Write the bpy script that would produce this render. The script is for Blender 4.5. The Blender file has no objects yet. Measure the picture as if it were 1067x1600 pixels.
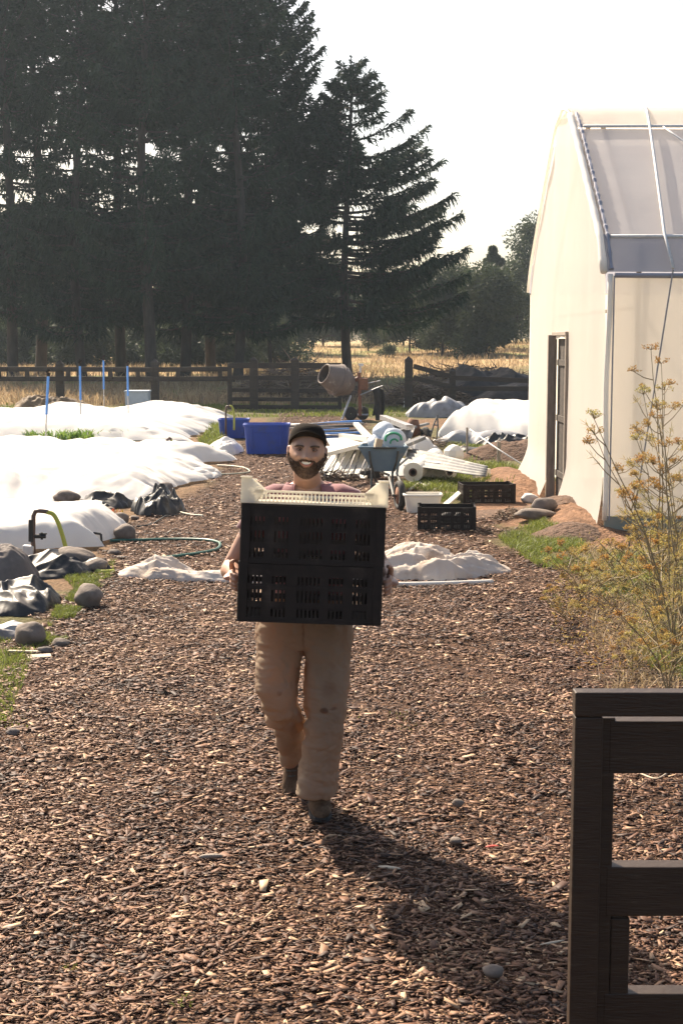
import bpy, bmesh, math, random
import numpy as np
from mathutils import Matrix, Vector
R = math.radians
random.seed(7)
rng = np.random.default_rng(7)
scene = bpy.context.scene

# ---------------------------------------------------------------- camera, sky, sun, exposure
CH = 2.12; PITCH = R(6.8); F = 2222.0
cam_d = bpy.data.cameras.new('camera'); cam = bpy.data.objects.new('camera', cam_d)
scene.collection.objects.link(cam); scene.camera = cam
cam.location = (0, 0, CH); cam.rotation_euler = (R(90) - PITCH, 0, 0)
cam_d.sensor_fit = 'VERTICAL'; cam_d.sensor_height = 36; cam_d.sensor_width = 36; cam_d.lens = 50
cam_d.clip_end = 6000; cam_d.clip_start = 0.05
SUN_EL = R(41); SUN_AZ = R(32.5)            # elevation; angle to the left of straight ahead
sd = Vector((-math.sin(SUN_AZ) * math.cos(SUN_EL), math.cos(SUN_AZ) * math.cos(SUN_EL), math.sin(SUN_EL)))
w = bpy.data.worlds.new('World'); scene.world = w; w.use_nodes = True
nt = w.node_tree; bg = nt.nodes['Background']
sky = nt.nodes.new('ShaderNodeTexSky'); sky.sky_type = 'NISHITA'; sky.sun_disc = False
sky.sun_elevation = SUN_EL; sky.sun_rotation = -SUN_AZ
sky.air_density = 1.0; sky.dust_density = 3.0; sky.ozone_density = 1.0
tint = nt.nodes.new('ShaderNodeMix'); tint.data_type = 'RGBA'; tint.blend_type = 'MULTIPLY'; tint.inputs[0].default_value = 1; tint.inputs[7].default_value = (1.0, .96, .91, 1)
nt.links.new(sky.outputs[0], tint.inputs[6]); nt.links.new(tint.outputs[2], bg.inputs[0]); bg.inputs[1].default_value = 0.084
ld = bpy.data.lights.new('sun', 'SUN'); ld.energy = 5.0; ld.angle = R(0.5); ld.color = (1.0, 0.85, 0.67)
sun = bpy.data.objects.new('sun', ld); scene.collection.objects.link(sun)
sun.rotation_euler = sd.to_track_quat('Z', 'Y').to_euler(); sun.location = (-8, 10, 12)
scene.view_settings.view_transform = 'Standard'; scene.view_settings.look = 'None'
scene.view_settings.exposure = 1.32; scene.view_settings.gamma = 1

# ---------------------------------------------------------------- helpers
FW = Vector((0, math.cos(PITCH), -math.sin(PITCH))); UP = Vector((0, math.sin(PITCH), math.cos(PITCH)))
def ray(px, py): return FW + Vector((1, 0, 0)) * ((px - 533.5) / F) - UP * ((py - 800) / F)
def G(px, py, z=0.0):
    d = ray(px, py); t = (z - CH) / d.z; return Vector((d.x * t, d.y * t, z))
def A(px, py, Y):
    d = ray(px, py); t = Y / d.y; return Vector((d.x * t, Y, CH + d.z * t))
def ss(a, b, x):
    t = np.clip((np.asarray(x, float) - a) / (b - a), 0, 1); return t * t * (3 - 2 * t)
def _h(ix, iy, s):
    n = (ix.astype(np.int64) * 374761393 + iy.astype(np.int64) * 668265263 + s * 1442695041) & 0x7fffffff
    n = ((n ^ (n >> 13)) * 1274126177) & 0x7fffffff
    return ((n ^ (n >> 16)) & 0xffff) / 65535.0
def vn(x, y, s=0):
    x = np.asarray(x, float); y = np.asarray(y, float)
    ix = np.floor(x); iy = np.floor(y); fx = x - ix; fy = y - iy
    fx = fx * fx * (3 - 2 * fx); fy = fy * fy * (3 - 2 * fy)
    a = _h(ix, iy, s); b = _h(ix + 1, iy, s); c = _h(ix, iy + 1, s); d = _h(ix + 1, iy + 1, s)
    return (a * (1 - fx) + b * fx) * (1 - fy) + (c * (1 - fx) + d * fx) * fy * 1.0
def fbm(x, y, s=0, o=4):
    r = 0; a = 0.5; f = 1.0; t = 0
    for i in range(o):
        r = r + a * vn(np.asarray(x) * f + 17.3 * i, np.asarray(y) * f - 9.1 * i, s + i); t += a; a *= .5; f *= 2.03
    return r / t
def ridge(x, y, s=0, o=3): return 1 - np.abs(fbm(x, y, s, o) * 2 - 1)

def folds(x, y, s=0, f=3.0, sharp=False):
    w_ = fbm(x * f * .45, y * f * .45, s, 3) * 7; a1 = s * 1.7; a2 = a1 + 1.1
    a = np.abs(np.sin((x * math.cos(a1) + y * math.sin(a1)) * f * 1.6 + w_)); b = np.abs(np.sin((x * math.cos(a2) + y * math.sin(a2)) * f * 2.6 + w_ * 1.6 + 2))
    c = np.abs(np.sin((x * math.cos(a2 + .8) + y * math.sin(a2 + .8)) * f * 5.1 + w_ * 2.3))
    r = .58 * a + .30 * b + .12 * c
    return 1 - r if sharp else r
def H(x, y):
    x = np.asarray(x, float); y = np.asarray(y, float)
    z = 0.55 * ss(50, 76, y) + 1.25 * ss(76, 125, y) + 0.9 * ss(125, 400, y)
    z = z + 0.35 * ss(4, 12, x) * ss(48, 70, y)
    z = z + (fbm(x * .5, y * .5, 3, 3) - .5) * .05 * ss(0, 1, y > 3)
    z = z + (fbm(x * 2.5, y * 2.5, 5, 3) - .5) * .035 * (y < 60)
    # earth banked against the tunnel
    z = z + .20 * np.exp(-((x - 2.75) / .42) ** 2) * ss(14.9, 16.2, y) * (1 - ss(17.6, 18.2, y)) * (.7 + .6 * fbm(x * 3, y * 3, 9))
    z = z + .18 * np.exp(-((x - 2.6) / .35) ** 2) * ss(19.7, 20.3, y) * (1 - ss(22.6, 23.5, y)) * (.7 + .6 * fbm(x * 3, y * 3, 9))
    z = z + .10 * ss(2.2, 4, x) * ss(6, 9, y) * (1 - ss(13, 15.3, y))
    return z
def Hs(x, y): return float(H(np.array([x]), np.array([y]))[0])
def GH(px, py):
    p = G(px, py)
    for _ in range(3): p = G(px, py, Hs(p.x, p.y))
    return p

def inpoly(x, y, poly):
    x = np.asarray(x); y = np.asarray(y); c = np.zeros(x.shape, bool); n = len(poly)
    for i in range(n):
        x0, y0 = poly[i]; x1, y1 = poly[(i + 1) % n]
        if y0 == y1: continue
        m = ((y0 > y) != (y1 > y)) & (x < (x1 - x0) * (y - y0) / (y1 - y0) + x0); c ^= m
    return c

ORG = {}
COL = scene.collection
def arr_mesh(name, V, Fs, smooth=False):
    """V (n,3), Fs list of int arrays (m,k) of equal k each"""
    me = bpy.data.meshes.new(name); V = np.asarray(V, np.float32)
    me.vertices.add(len(V)); me.vertices.foreach_set('co', V.ravel())
    if not isinstance(Fs, (list, tuple)): Fs = [Fs]
    Fs = [np.asarray(f, np.int32) for f in Fs if len(f)]
    nl = sum(f.size for f in Fs); npl = sum(len(f) for f in Fs)
    me.loops.add(nl); me.polygons.add(npl)
    me.loops.foreach_set('vertex_index', np.concatenate([f.ravel() for f in Fs]))
    st = []; o = 0
    for f in Fs:
        k = f.shape[1]; st.append(o + np.arange(len(f)) * k); o += f.size
    me.polygons.foreach_set('loop_start', np.concatenate(st).astype(np.int32))
    me.update(calc_edges=True); me.validate()
    if smooth: me.polygons.foreach_set('use_smooth', np.ones(len(me.polygons), bool))
    return me
def link(name, me, mat, parent=None, loc=None):
    o = bpy.data.objects.new(name, me); COL.objects.link(o)
    if mat is not None: me.materials.append(mat)
    if parent is not None:
        o.parent = parent; ORG[o.name] = ORG.get(parent.name, Vector((0, 0, 0)))
    elif loc is not None: o.location = loc; ORG[o.name] = Vector(loc)
    return o
def tag(o, label=None, cat=None, group=None, kind=None):
    if label: o['label'] = label
    if cat: o['category'] = cat
    if group: o['group'] = group
    if kind: o['kind'] = kind
    return o
def thing(name, loc, label, cat, group=None):
    o = bpy.data.objects.new(name, None); COL.objects.link(o); o.location = loc; o.empty_display_size = .1
    ORG[o.name] = Vector(loc); return tag(o, label, cat, group)
def copy_tree(o, parent=None):
    c = o.copy(); COL.objects.link(c)
    if parent is not None: c.parent = parent
    for ch in list(o.children): copy_tree(ch, c)
    return c

class MB:
    def __init__(s): s.v = []; s.f = []
    def add(s, vs, fs):
        n = len(s.v); s.v += [tuple(map(float, p)) for p in vs]; s.f += [tuple(i + n for i in f) for f in fs]; return s
    def box(s, c, d, rot=None, taper=None):
        c = Vector(c); hx, hy, hz = d[0] / 2, d[1] / 2, d[2] / 2
        vs = []
        for z in (-hz, hz):
            k = 1 if taper is None or z < 0 else taper
            for x, y in ((-hx, -hy), (hx, -hy), (hx, hy), (-hx, hy)): vs.append(Vector((x * k, y * k, z)))
        if rot is not None: vs = [rot @ p for p in vs]
        return s.add([p + c for p in vs], [(0, 3, 2, 1), (4, 5, 6, 7), (0, 1, 5, 4), (1, 2, 6, 5), (2, 3, 7, 6), (3, 0, 4, 7)])
    def beam(s, p0, p1, w, h, up=(0, 0, 1), ext=0):
        p0 = Vector(p0); p1 = Vector(p1); d = (p1 - p0).normalized(); p0 -= d * ext; p1 += d * ext
        u = Vector(up); sd_ = d.cross(u)
        if sd_.length < 1e-4: sd_ = d.cross(Vector((0, 1, 0)))
        sd_.normalize(); u = sd_.cross(d).normalized()
        vs = []
        for p in (p0, p1):
            for a, b in ((-1, -1), (1, -1), (1, 1), (-1, 1)): vs.append(p + sd_ * a * w / 2 + u * b * h / 2)
        return s.add(vs, [(0, 1, 2, 3), (4, 7, 6, 5), (0, 4, 5, 1), (1, 5, 6, 2), (2, 6, 7, 3), (3, 7, 4, 0)])
    def tube(s, pts, r, n=8, cap=True, squash=None, up=(0, 0, 1)):
        pts = [Vector(p) for p in pts]; m = len(pts)
        rs = r if hasattr(r, '__len__') else [r] * m
        rings = []; prev = None
        for i, p in enumerate(pts):
            d = (pts[min(i + 1, m - 1)] - pts[max(i - 1, 0)])
            if d.length < 1e-9: d = Vector((0, 0, 1))
            d.normalize()
            if prev is None:
                a = d.cross(Vector(up))
                if a.length < .05: a = d.cross(Vector((1, 0, 0)))
                a.normalize()
            else:
                a = prev - d * prev.dot(d)
                if a.length < 1e-6: a = d.orthogonal()
                a.normalize()
            prev = a; b = d.cross(a)
            q = rs[i]; ra, rb = (q if hasattr(q, '__len__') else (q, q))
            rings.append([p + a * math.cos(t) * ra + b * math.sin(t) * rb for t in [2 * math.pi * k / n for k in range(n)]])
        return s.loft(rings, cap)
    def loft(s, rings, cap=True, close=True):
        n = len(rings[0]); vs = [p for r_ in rings for p in r_]; fs = []
        for i in range(len(rings) - 1):
            for k in range(n if close else n - 1):
                a = i * n + k; b = i * n + (k + 1) % n; fs.append((a, b, b + n, a + n))
        if cap:
            fs.append(tuple(range(n))[::-1]); fs.append(tuple(range((len(rings) - 1) * n, len(rings) * n)))
        return s.add(vs, fs)
    def lathe(s, prof, n=24, o=(0, 0, 0), rot=None, cap=False):
        rings = []
        for r_, z in prof:
            rr = []
            for k in range(n):
                t = 2 * math.pi * k / n; p = Vector((r_ * math.cos(t), r_ * math.sin(t), z))
                if rot is not None: p = rot @ p
                rr.append(p + Vector(o))
            rings.append(rr)
        return s.loft(rings, cap)
    def ball(s, c, r, rot=None, nu=16, nv=10, jit=0, seed=0):
        rx, ry, rz = (r if hasattr(r, '__len__') else (r, r, r)); rings = []; c = Vector(c); rn = random.Random(seed)
        ph = [rn.random() * 6 for _ in range(6)]
        for i in range(nv + 1):
            f = math.pi * i / nv; rr = []
            for k in range(nu):
                t = 2 * math.pi * k / nu
                x, y, z = math.sin(f) * math.cos(t), math.sin(f) * math.sin(t), -math.cos(f)
                q = 1 + jit * (math.sin(3 * x + ph[0] + 2 * y) + math.sin(4 * y + ph[1] + 2 * z) + math.sin(5 * z + ph[2] + 3 * x) + .5 * math.sin(9 * x + ph[3]) * math.sin(8 * y + ph[4])) / 3
                p = Vector((x * rx * q, y * ry * q, z * rz * q))
                if rot is not None: p = rot @ p
                rr.append(p + c)
            rings.append(rr)
        return s.loft(rings, False)
    def grid(s, fn, nu, nv):
        vs = [fn(i / nu, j / nv) for j in range(nv + 1) for i in range(nu + 1)]
        fs = [(j * (nu + 1) + i, j * (nu + 1) + i + 1, (j + 1) * (nu + 1) + i + 1, (j + 1) * (nu + 1) + i) for j in range(nv) for i in range(nu)]
        return s.add(vs, fs)
    def build(s, name, mat, parent=None, smooth=False, bevel=0, solid=0, loc=None, sub=0):
        org = ORG.get(parent.name, Vector((0, 0, 0))) if parent is not None else None
        if parent is None:
            if loc is None:
                a = np.array(s.v); loc = Vector(((a[:, 0].min() + a[:, 0].max()) / 2, (a[:, 1].min() + a[:, 1].max()) / 2, a[:, 2].min()))
            org = Vector(loc)
        vs = [(p[0] - org.x, p[1] - org.y, p[2] - org.z) for p in s.v]
        me = bpy.data.meshes.new(name); me.from_pydata(vs, [], s.f); me.validate()
        bm = bmesh.new(); bm.from_mesh(me); bmesh.ops.remove_doubles(bm, verts=bm.verts, dist=1e-6)
        bmesh.ops.recalc_face_normals(bm, faces=bm.faces); bm.to_mesh(me); bm.free()
        if smooth: me.polygons.foreach_set('use_smooth', np.ones(len(me.polygons), bool))
        o = link(name, me, mat, parent, None if parent is not None else org)
        if solid:
            m = o.modifiers.new('s', 'SOLIDIFY'); m.thickness = solid; m.offset = 0
        if bevel:
            m = o.modifiers.new('b', 'BEVEL'); m.width = bevel; m.segments = 2; m.limit_method = 'ANGLE'; m.angle_limit = R(40)
        if sub:
            m = o.modifiers.new('u', 'SUBSURF'); m.levels = sub; m.render_levels = sub
        return o

def Rz(a): return Matrix.Rotation(a, 3, 'Z')
def Rx(a): return Matrix.Rotation(a, 3, 'X')
def Ry(a): return Matrix.Rotation(a, 3, 'Y')
def curve_pts(ctrl, n=40):
    """Catmull-Rom through control points"""
    P = [Vector(p) for p in ctrl]; P = [P[0] * 2 - P[1]] + P + [P[-1] * 2 - P[-2]]; out = []
    m = len(P) - 3
    for i in range(m):
        for k in range(max(2, n // m)):
            t = k / max(2, n // m); a, b, c, d = P[i:i + 4]
            out.append(.5 * ((2 * b) + (c - a) * t + (2 * a - 5 * b + 4 * c - d) * t * t + (3 * b - a - 3 * c + d) * t ** 3))
    out.append(P[-2]); return out

# ---------------------------------------------------------------- materials
def srgb(r, g, b):
    f = lambda c: (c / 255 / 12.92) if c / 255 <= .04045 else ((c / 255 + .055) / 1.055) ** 2.4
    return (f(r), f(g), f(b))
def mat(name, c1, c2=None, rough=.7, scale=8, detail=6, bump=0, bscale=None, trans=0, tcol=None, clear=0, metal=0, spec=.5, dirt=None, dscale=2, dpos=.55, bdist=.01, stretch=None, attr=None, sheen=0):
    m = bpy.data.materials.new(name); m.use_nodes = True; n = m.node_tree.nodes; l = m.node_tree.links
    p = n['Principled BSDF']; out = n['Material Output']
    p.inputs['Roughness'].default_value = rough; p.inputs['Metallic'].default_value = metal
    p.inputs['Specular IOR Level'].default_value = spec
    if sheen: p.inputs['Sheen Weight'].default_value = sheen
    tc = n.new('ShaderNodeTexCoord'); src = tc.outputs['Object']
    if stretch:
        mp = n.new('ShaderNodeMapping'); mp.inputs['Scale'].default_value = stretch; l.new(src, mp.inputs[0]); src = mp.outputs[0]
    col = None
    c2 = c2 or c1
    nz = n.new('ShaderNodeTexNoise'); nz.inputs['Scale'].default_value = scale; nz.inputs['Detail'].default_value = detail; l.new(src, nz.inputs['Vector'])
    cr = n.new('ShaderNodeValToRGB'); cr.color_ramp.elements[0].position = .3; cr.color_ramp.elements[1].position = .7
    cr.color_ramp.elements[0].color = (*c1, 1); cr.color_ramp.elements[1].color = (*c2, 1)
    if attr:
        at = n.new('ShaderNodeAttribute'); at.attribute_name = attr
        cr.color_ramp.elements[0].position = 0; cr.color_ramp.elements[1].position = 1
        l.new(at.outputs['Fac'], cr.inputs[0])
    else: l.new(nz.outputs['Fac'], cr.inputs[0])
    col = cr.outputs[0]
    if dirt:
        n2 = n.new('ShaderNodeTexNoise'); n2.inputs['Scale'].default_value = dscale; n2.inputs['Detail'].default_value = 8; n2.inputs['Roughness'].default_value = .65
        l.new(src, n2.inputs['Vector'])
        c_ = n.new('ShaderNodeValToRGB'); c_.color_ramp.elements[0].position = dpos; c_.color_ramp.elements[1].position = dpos + .15
        l.new(n2.outputs['Fac'], c_.inputs[0])
        mx = n.new('ShaderNodeMix'); mx.data_type = 'RGBA'; l.new(c_.outputs[0], mx.inputs[0]); l.new(col, mx.inputs[6]); mx.inputs[7].default_value = (*dirt, 1)
        col = mx.outputs[2]
    l.new(col, p.inputs['Base Color'])
    nrm = None
    if bump:
        nb = n.new('ShaderNodeTexNoise'); nb.inputs['Scale'].default_value = bscale or scale * 3; nb.inputs['Detail'].default_value = 5; l.new(src, nb.inputs['Vector'])
        b = n.new('ShaderNodeBump'); b.inputs['Strength'].default_value = bump; b.inputs['Distance'].default_value = bdist; l.new(nb.outputs['Fac'], b.inputs['Height'])
        l.new(b.outputs[0], p.inputs['Normal'])
    last = p.outputs[0]
    if trans:
        t = n.new('ShaderNodeBsdfTranslucent'); mx = n.new('ShaderNodeMixShader'); mx.inputs[0].default_value = trans
        if tcol: t.inputs[0].default_value = (*tcol, 1)
        else: l.new(col, t.inputs[0])
        l.new(last, mx.inputs[1]); l.new(t.outputs[0], mx.inputs[2]); last = mx.outputs[0]
    if clear:
        t = n.new('ShaderNodeBsdfTransparent'); mx = n.new('ShaderNodeMixShader'); mx.inputs[0].default_value = clear
        l.new(last, mx.inputs[1]); l.new(t.outputs[0], mx.inputs[2]); last = mx.outputs[0]
    l.new(last, out.inputs[0]); m['p'] = 1
    return m
M = {}
M['fleece'] = mat('fleece', (.86, .84, .80), (.82, .80, .76), .8, 3, bump=.12, bscale=14, trans=.35, bdist=.02)
M['fleece_dirty'] = mat('fleece_dirty', (.74, .66, .58), (.62, .52, .43), .85, 3, bump=.6, bscale=18, trans=.25, dirt=(.42, .30, .21), dscale=3, dpos=.56)
M['film'] = mat('film', (.84, .80, .75), (.78, .74, .69), .45, .8, bump=.15, bscale=3, trans=.55, tcol=(.90, .85, .76), clear=.05, bdist=.05)
M['film_roof'] = mat('film_roof', (.64, .62, .62), (.58, .56, .57), .35, 1.2, bump=.2, bscale=2.5, trans=.45, tcol=(.55, .53, .54), clear=.05, bdist=.05)
M['film_skirt'] = mat('film_skirt', (.42, .43, .48), (.36, .37, .43), .35, 2, bump=.2, bscale=4, trans=.4, bdist=.04)
M['white_plastic'] = mat('white_plastic', (.80, .78, .72), (.76, .73, .66), .45, 6, trans=.2, bump=.1)
M['cream_plastic'] = mat('cream_plastic', (.90, .87, .78), (.86, .82, .72), .45, 8, trans=.5)
M['black_plastic'] = mat('black_plastic', (.016, .011, .009), (.026, .018, .014), .55, 20, spec=.2, dirt=(.06, .045, .035), dscale=9, dpos=.58)
M['black_sheet'] = mat('black_sheet', (.02, .02, .022), (.030, .028, .027), .48, 6, spec=.35, bump=.3, bscale=12, dirt=(.16, .13, .10), dscale=4, dpos=.56)
M['grey_sheet'] = mat('grey_sheet', (.32, .32, .32), (.22, .22, .23), .5, 4, bump=.3, bscale=9, dirt=(.15, .12, .1))
M['blue_plastic'] = mat('blue_plastic', (.014, .07, .42), (.012, .055, .34), .42, 5, trans=.12, dirt=(.03, .06, .2), dscale=4)
M['blue_stake'] = mat('blue_stake', (.10, .28, .68), (.08, .24, .6), .5, 5)
M['wood_dark'] = mat('wood_dark', (.030, .023, .018), (.055, .040, .030), .75, 3, stretch=(1, 1, 6), bump=.4, bscale=25, dirt=(.085, .065, .05), dscale=3, dpos=.6)
M['wood_gate'] = mat('wood_gate', (.024, .013, .008), (.040, .024, .014), .5, 4, stretch=(2, 2, 20), bump=.3, bscale=12, spec=.4, dirt=(.09, .065, .045), dscale=5, dpos=.62)
M['wood_grey'] = mat('wood_grey', (.34, .29, .24), (.24, .2, .16), .8, 6, stretch=(6, 6, 1), bump=.4, bscale=20)
M['wood_pale'] = mat('wood_pale', (.55, .46, .34), (.45, .36, .26), .8, 6, bump=.3)
M['bark'] = mat('bark', (.035, .029, .025), (.07, .058, .05), .9, 5, bump=.8, bscale=9, stretch=(1, 1, .3), bdist=.05)
M['needles'] = mat('needles', (.014, .034, .022), (.034, .062, .034), .8, 1.2, spec=.2, trans=.15, attr='tone')
M['leaves'] = mat('leaves', (.028, .046, .022), (.070, .088, .040), .65, 1.2, trans=.3, attr='tone')
M['grass'] = mat('grass', (.14, .15, .035), (.20, .25, .05), .6, 2, trans=.4, attr='tone')
M['dry'] = mat('dry', (.24, .17, .10), (.48, .37, .22), .75, 2, trans=.35, attr='tone')
M['lettuce'] = mat('lettuce', (.14, .26, .04), (.24, .33, .07), .5, 5, trans=.35, attr='tone')
M['chips'] = mat('chips', (.030, .014, .009), (.44, .285, .19), .62, 40, attr='tone', spec=.3)
M['stone'] = mat('stone', (.20, .16, .13), (.12, .095, .078), .85, 14, bump=.7, bscale=26, dirt=(.15, .12, .1), dscale=6)
M['stone_dark'] = mat('stone_dark', (.12, .10, .09), (.17, .14, .12), .85, 14, bump=.5, bscale=30)
M['stone_white'] = mat('stone_white', (.7, .68, .64), (.6, .58, .54), .8, 14, bump=.4, bscale=30)
M['steel'] = mat('steel', (.45, .45, .46), (.35, .35, .36), .4, 10, metal=.7, dirt=(.2, .13, .09), dscale=8)
M['zinc'] = mat('zinc', (.20, .20, .20), (.13, .13, .13), .6, 10, spec=.2, metal=0, dirt=(.4, .36, .3), dscale=3)
M['rust'] = mat('rust', (.15, .07, .04), (.24, .11, .06), .85, 15, bump=.4)
M['barrow'] = mat('barrow', (.13, .20, .26), (.17, .25, .30), .5, 6, dirt=(.28, .26, .24), dscale=5, dpos=.58)
M['frame_dark'] = mat('frame_dark', (.05, .06, .055), (.08, .07, .06), .6, 15)
M['rubber'] = mat('rubber', (.02, .02, .02), (.035, .033, .03), .8, 15)
M['mixer'] = mat('mixer', (.13, .105, .09), (.19, .15, .125), .75, 6, bump=.4, dirt=(.42, .38, .33), dscale=3.5, dpos=.55)
M['orange'] = mat('orange', (.24, .085, .045), (.16, .07, .04), .6, 10)
M['red_tape'] = mat('red_tape', (.62, .07, .04), (.5, .06, .04), .5, 10)
M['hose_yellow'] = mat('hose_yellow', (.50, .52, .08), (.44, .46, .08), .4, 8, trans=.2)
M['hose_green'] = mat('hose_green', (.03, .11, .08), (.04, .14, .10), .4, 8)
M['hose_pale'] = mat('hose_pale', (.45, .43, .33), (.35, .35, .25), .5, 8)
M['pipe_brown'] = mat('pipe_brown', (.13, .08, .06), (.10, .06, .05), .5, 8)
M['bag'] = mat('bag', (.62, .68, .76), (.55, .62, .72), .4, 5, bump=.4, bscale=12, trans=.3)
M['green_ink'] = mat('green_ink', (.05, .36, .20), None, .4)
M['box_blue'] = mat('box_blue', (.50, .56, .62), (.42, .48, .55), .6, 6, dirt=(.3, .28, .26))
M['soil'] = mat('soil', (.14, .078, .046), (.075, .042, .026), .95, 14, bump=1, bscale=25, bdist=.04)
M['brush'] = mat('brush', (.10, .07, .05), (.26, .19, .13), .85, 3, attr='tone')
M['compost'] = mat('compost', (.018, .015, .013), (.04, .032, .026), .7, 4, bump=.6, bscale=6, bdist=.05)
M['rope'] = mat('rope', (.75, .74, .72), (.6, .6, .6), .7, 20)
M['rope_grey'] = mat('rope_grey', (.30, .27, .25), (.25, .23, .21), .7, 20)
M['tape_blue'] = mat('tape_blue', (.30, .30, .35), (.24, .25, .30), .35, 10)
M['fennel'] = mat('fennel', (.40, .20, .05), (.42, .38, .12), .7, 2, trans=.4, attr='tone')
M['stalk'] = mat('stalk', (.20, .15, .08), (.28, .22, .12), .7, 12)

cr_ = [n for n in M['chips'].node_tree.nodes if n.type == 'VALTORGB'][0].color_ramp
for pos, c in ((.20, (.078, .033, .017)), (.45, (.150, .070, .037)), (.72, (.25, .138, .077))):
    e = cr_.elements.new(pos); e.color = (*c, 1)
cr_.elements[-1].color = (.48, .33, .20, 1)
# ---------------------------------------------------------------- ground
mulch_px = [(-420, 1300), (-60, 1120), (10, 1045), (70, 960), (150, 905), (140, 880), (185, 850), (215, 810), (285, 775), (345, 735), (330, 700), (385, 690), (420, 660), (450, 640), (560, 652), (590, 690), (640, 760), (690, 800), (760, 800), (805, 815), (795, 850), (880, 885), (950, 905), (985, 960), (1010, 1030), (1090, 1090), (1250, 1150), (1500, 1400)]
MULCH = [(G(a, b).x, G(a, b).y) for a, b in mulch_px] + [(4.5, 2), (5, -6), (-5, -6), (-5, 2)]
def mulch(x, y):
    j = (fbm(x * 1.7, y * 1.7, 21, 3) - .5) * .7; k = (fbm(x * 1.7 + 40, y * 1.7, 23, 3) - .5) * .7
    return inpoly(np.asarray(x) + j, np.asarray(y) + k, MULCH)
def blur_mask(fn, x, y, r=.12):
    s = 0
    for dx, dy in ((0, 0), (r, 0), (-r, 0), (0, r), (0, -r)): s = s + fn(x + dx, y + dy).astype(float)
    return s / 5
SOILP = [(2.1, 14.4), (3.3, 14.2), (3.3, 24), (2.0, 24), (1.9, 20), (1.55, 18.6), (1.2, 17.2), (1.6, 16.6), (2.3, 16.4)]
def make_ground():
    ys = np.concatenate([np.linspace(-14, 3, 40)[:-1], 3 * np.power(1500 / 3, np.linspace(0, 1, 420))])
    u = np.linspace(-1, 1, 300); u = np.sign(u) * np.abs(u) ** 1.4
    hw = np.maximum(12, 6 + 1.3 * ys)
    X = u[None, :] * hw[:, None]; Y = np.repeat(ys[:, None], len(u), 1)
    Z = H(X, Y); V = np.stack([X.ravel(), Y.ravel(), Z.ravel()], 1)
    nu = len(u); nv = len(ys); i = np.arange(nu - 1)[None, :] + np.arange(nv - 1)[:, None] * nu; i = i.ravel()
    me = arr_mesh('ground', V, np.stack([i, i + 1, i + 1 + nu, i + nu], 1), True)
    x, y = V[:, 0], V[:, 1]
    a = me.attributes.new('mulch', 'FLOAT', 'POINT'); a.data.foreach_set('value', blur_mask(mulch, x, y).astype(np.float32))
    soil = inpoly(x + (fbm(x * 2, y * 2, 31) - .5) * .6, y + (fbm(x * 2, y * 2, 33) - .5) * .6, SOILP).astype(float)
    soil = np.maximum(soil, ss(.52, .6, fbm(x * .6, y * .3, 35)) * (x > .5) * (y > 18) * (y < 40) * .8)
    soil = np.maximum(soil, ((x < -2) & (y > 12) & (y < 40)) * .7)
    a = me.attributes.new('soil', 'FLOAT', 'POINT'); a.data.foreach_set('value', soil.astype(np.float32))
    far = ss(47, 52, y) * (1 - .8 * ss(58, 66, y) * (1 - ss(72, 80, y)) * (x > 6))  # dulled strip at right: the trees' cast shadow painted into the field
    a = me.attributes.new('dry_with_shade', 'FLOAT', 'POINT'); a.data.foreach_set('value', far.astype(np.float32))
    m = bpy.data.materials.new('ground'); m.use_nodes = True; n = m.node_tree.nodes; l = m.node_tree.links; p = n['Principled BSDF']
    p.inputs['Roughness'].default_value = .9; p.inputs['Specular IOR Level'].default_value = .2
    tc = n.new('ShaderNodeTexCoord')
    def noise(sc, det=6, ro=.6):
        z = n.new('ShaderNodeTexNoise'); z.inputs['Scale'].default_value = sc; z.inputs['Detail'].default_value = det; z.inputs['Roughness'].default_value = ro
        l.new(tc.outputs['Object'], z.inputs['Vector']); return z.outputs['Fac']
    def ramp(src, a_, b_, p0=.35, p1=.65):
        r_ = n.new('ShaderNodeValToRGB'); r_.color_ramp.elements[0].position = p0; r_.color_ramp.elements[1].position = p1
        r_.color_ramp.elements[0].color = (*a_, 1); r_.color_ramp.elements[1].color = (*b_, 1); l.new(src, r_.inputs[0]); return r_.outputs[0]
    def mix(f, a_, b_):
        x_ = n.new('ShaderNodeMix'); x_.data_type = 'RGBA'; l.new(f, x_.inputs[0]); l.new(a_, x_.inputs[6]); l.new(b_, x_.inputs[7]); return x_.outputs[2]
    def attr(nm):
        a_ = n.new('ShaderNodeAttribute'); a_.attribute_name = nm; return a_.outputs['Fac']
    vo = n.new('ShaderNodeTexVoronoi'); vo.inputs['Scale'].default_value = 28; vo.inputs['Randomness'].default_value = 1
    mp = n.new('ShaderNodeMapping'); mp.inputs['Scale'].default_value = (1, 1.8, 1); l.new(tc.outputs['Object'], mp.inputs[0]); l.new(mp.outputs[0], vo.inputs['Vector'])
    sep = n.new('ShaderNodeSeparateColor'); l.new(vo.outputs['Color'], sep.inputs[0])
    c_m = ramp(sep.outputs[0], (.025, .012, .008), (.15, .08, .045), 0, 1)
    c_g = mix(noise(1.5), ramp(noise(9), (.05, .07, .02), (.13, .15, .04)), ramp(noise(14), (.10, .065, .035), (.20, .13, .07)))
    c_s = ramp(noise(7), (.13, .07, .04), (.30, .17, .10))
    c_d = mix(ramp(noise(.12, 4), (0, 0, 0), (1, 1, 1), .5, .6), ramp(noise(3), (.34, .22, .11), (.55, .38, .19)), ramp(noise(2), (.16, .20, .06), (.30, .30, .10)))
    c = mix(attr('soil'), c_g, c_s); c = mix(attr('mulch'), c, c_m); c = mix(attr('dry_with_shade'), c, c_d)
    l.new(c, p.inputs['Base Color'])
    b = n.new('ShaderNodeBump'); b.inputs['Strength'].default_value = .9; b.inputs['Distance'].default_value = .03
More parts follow.
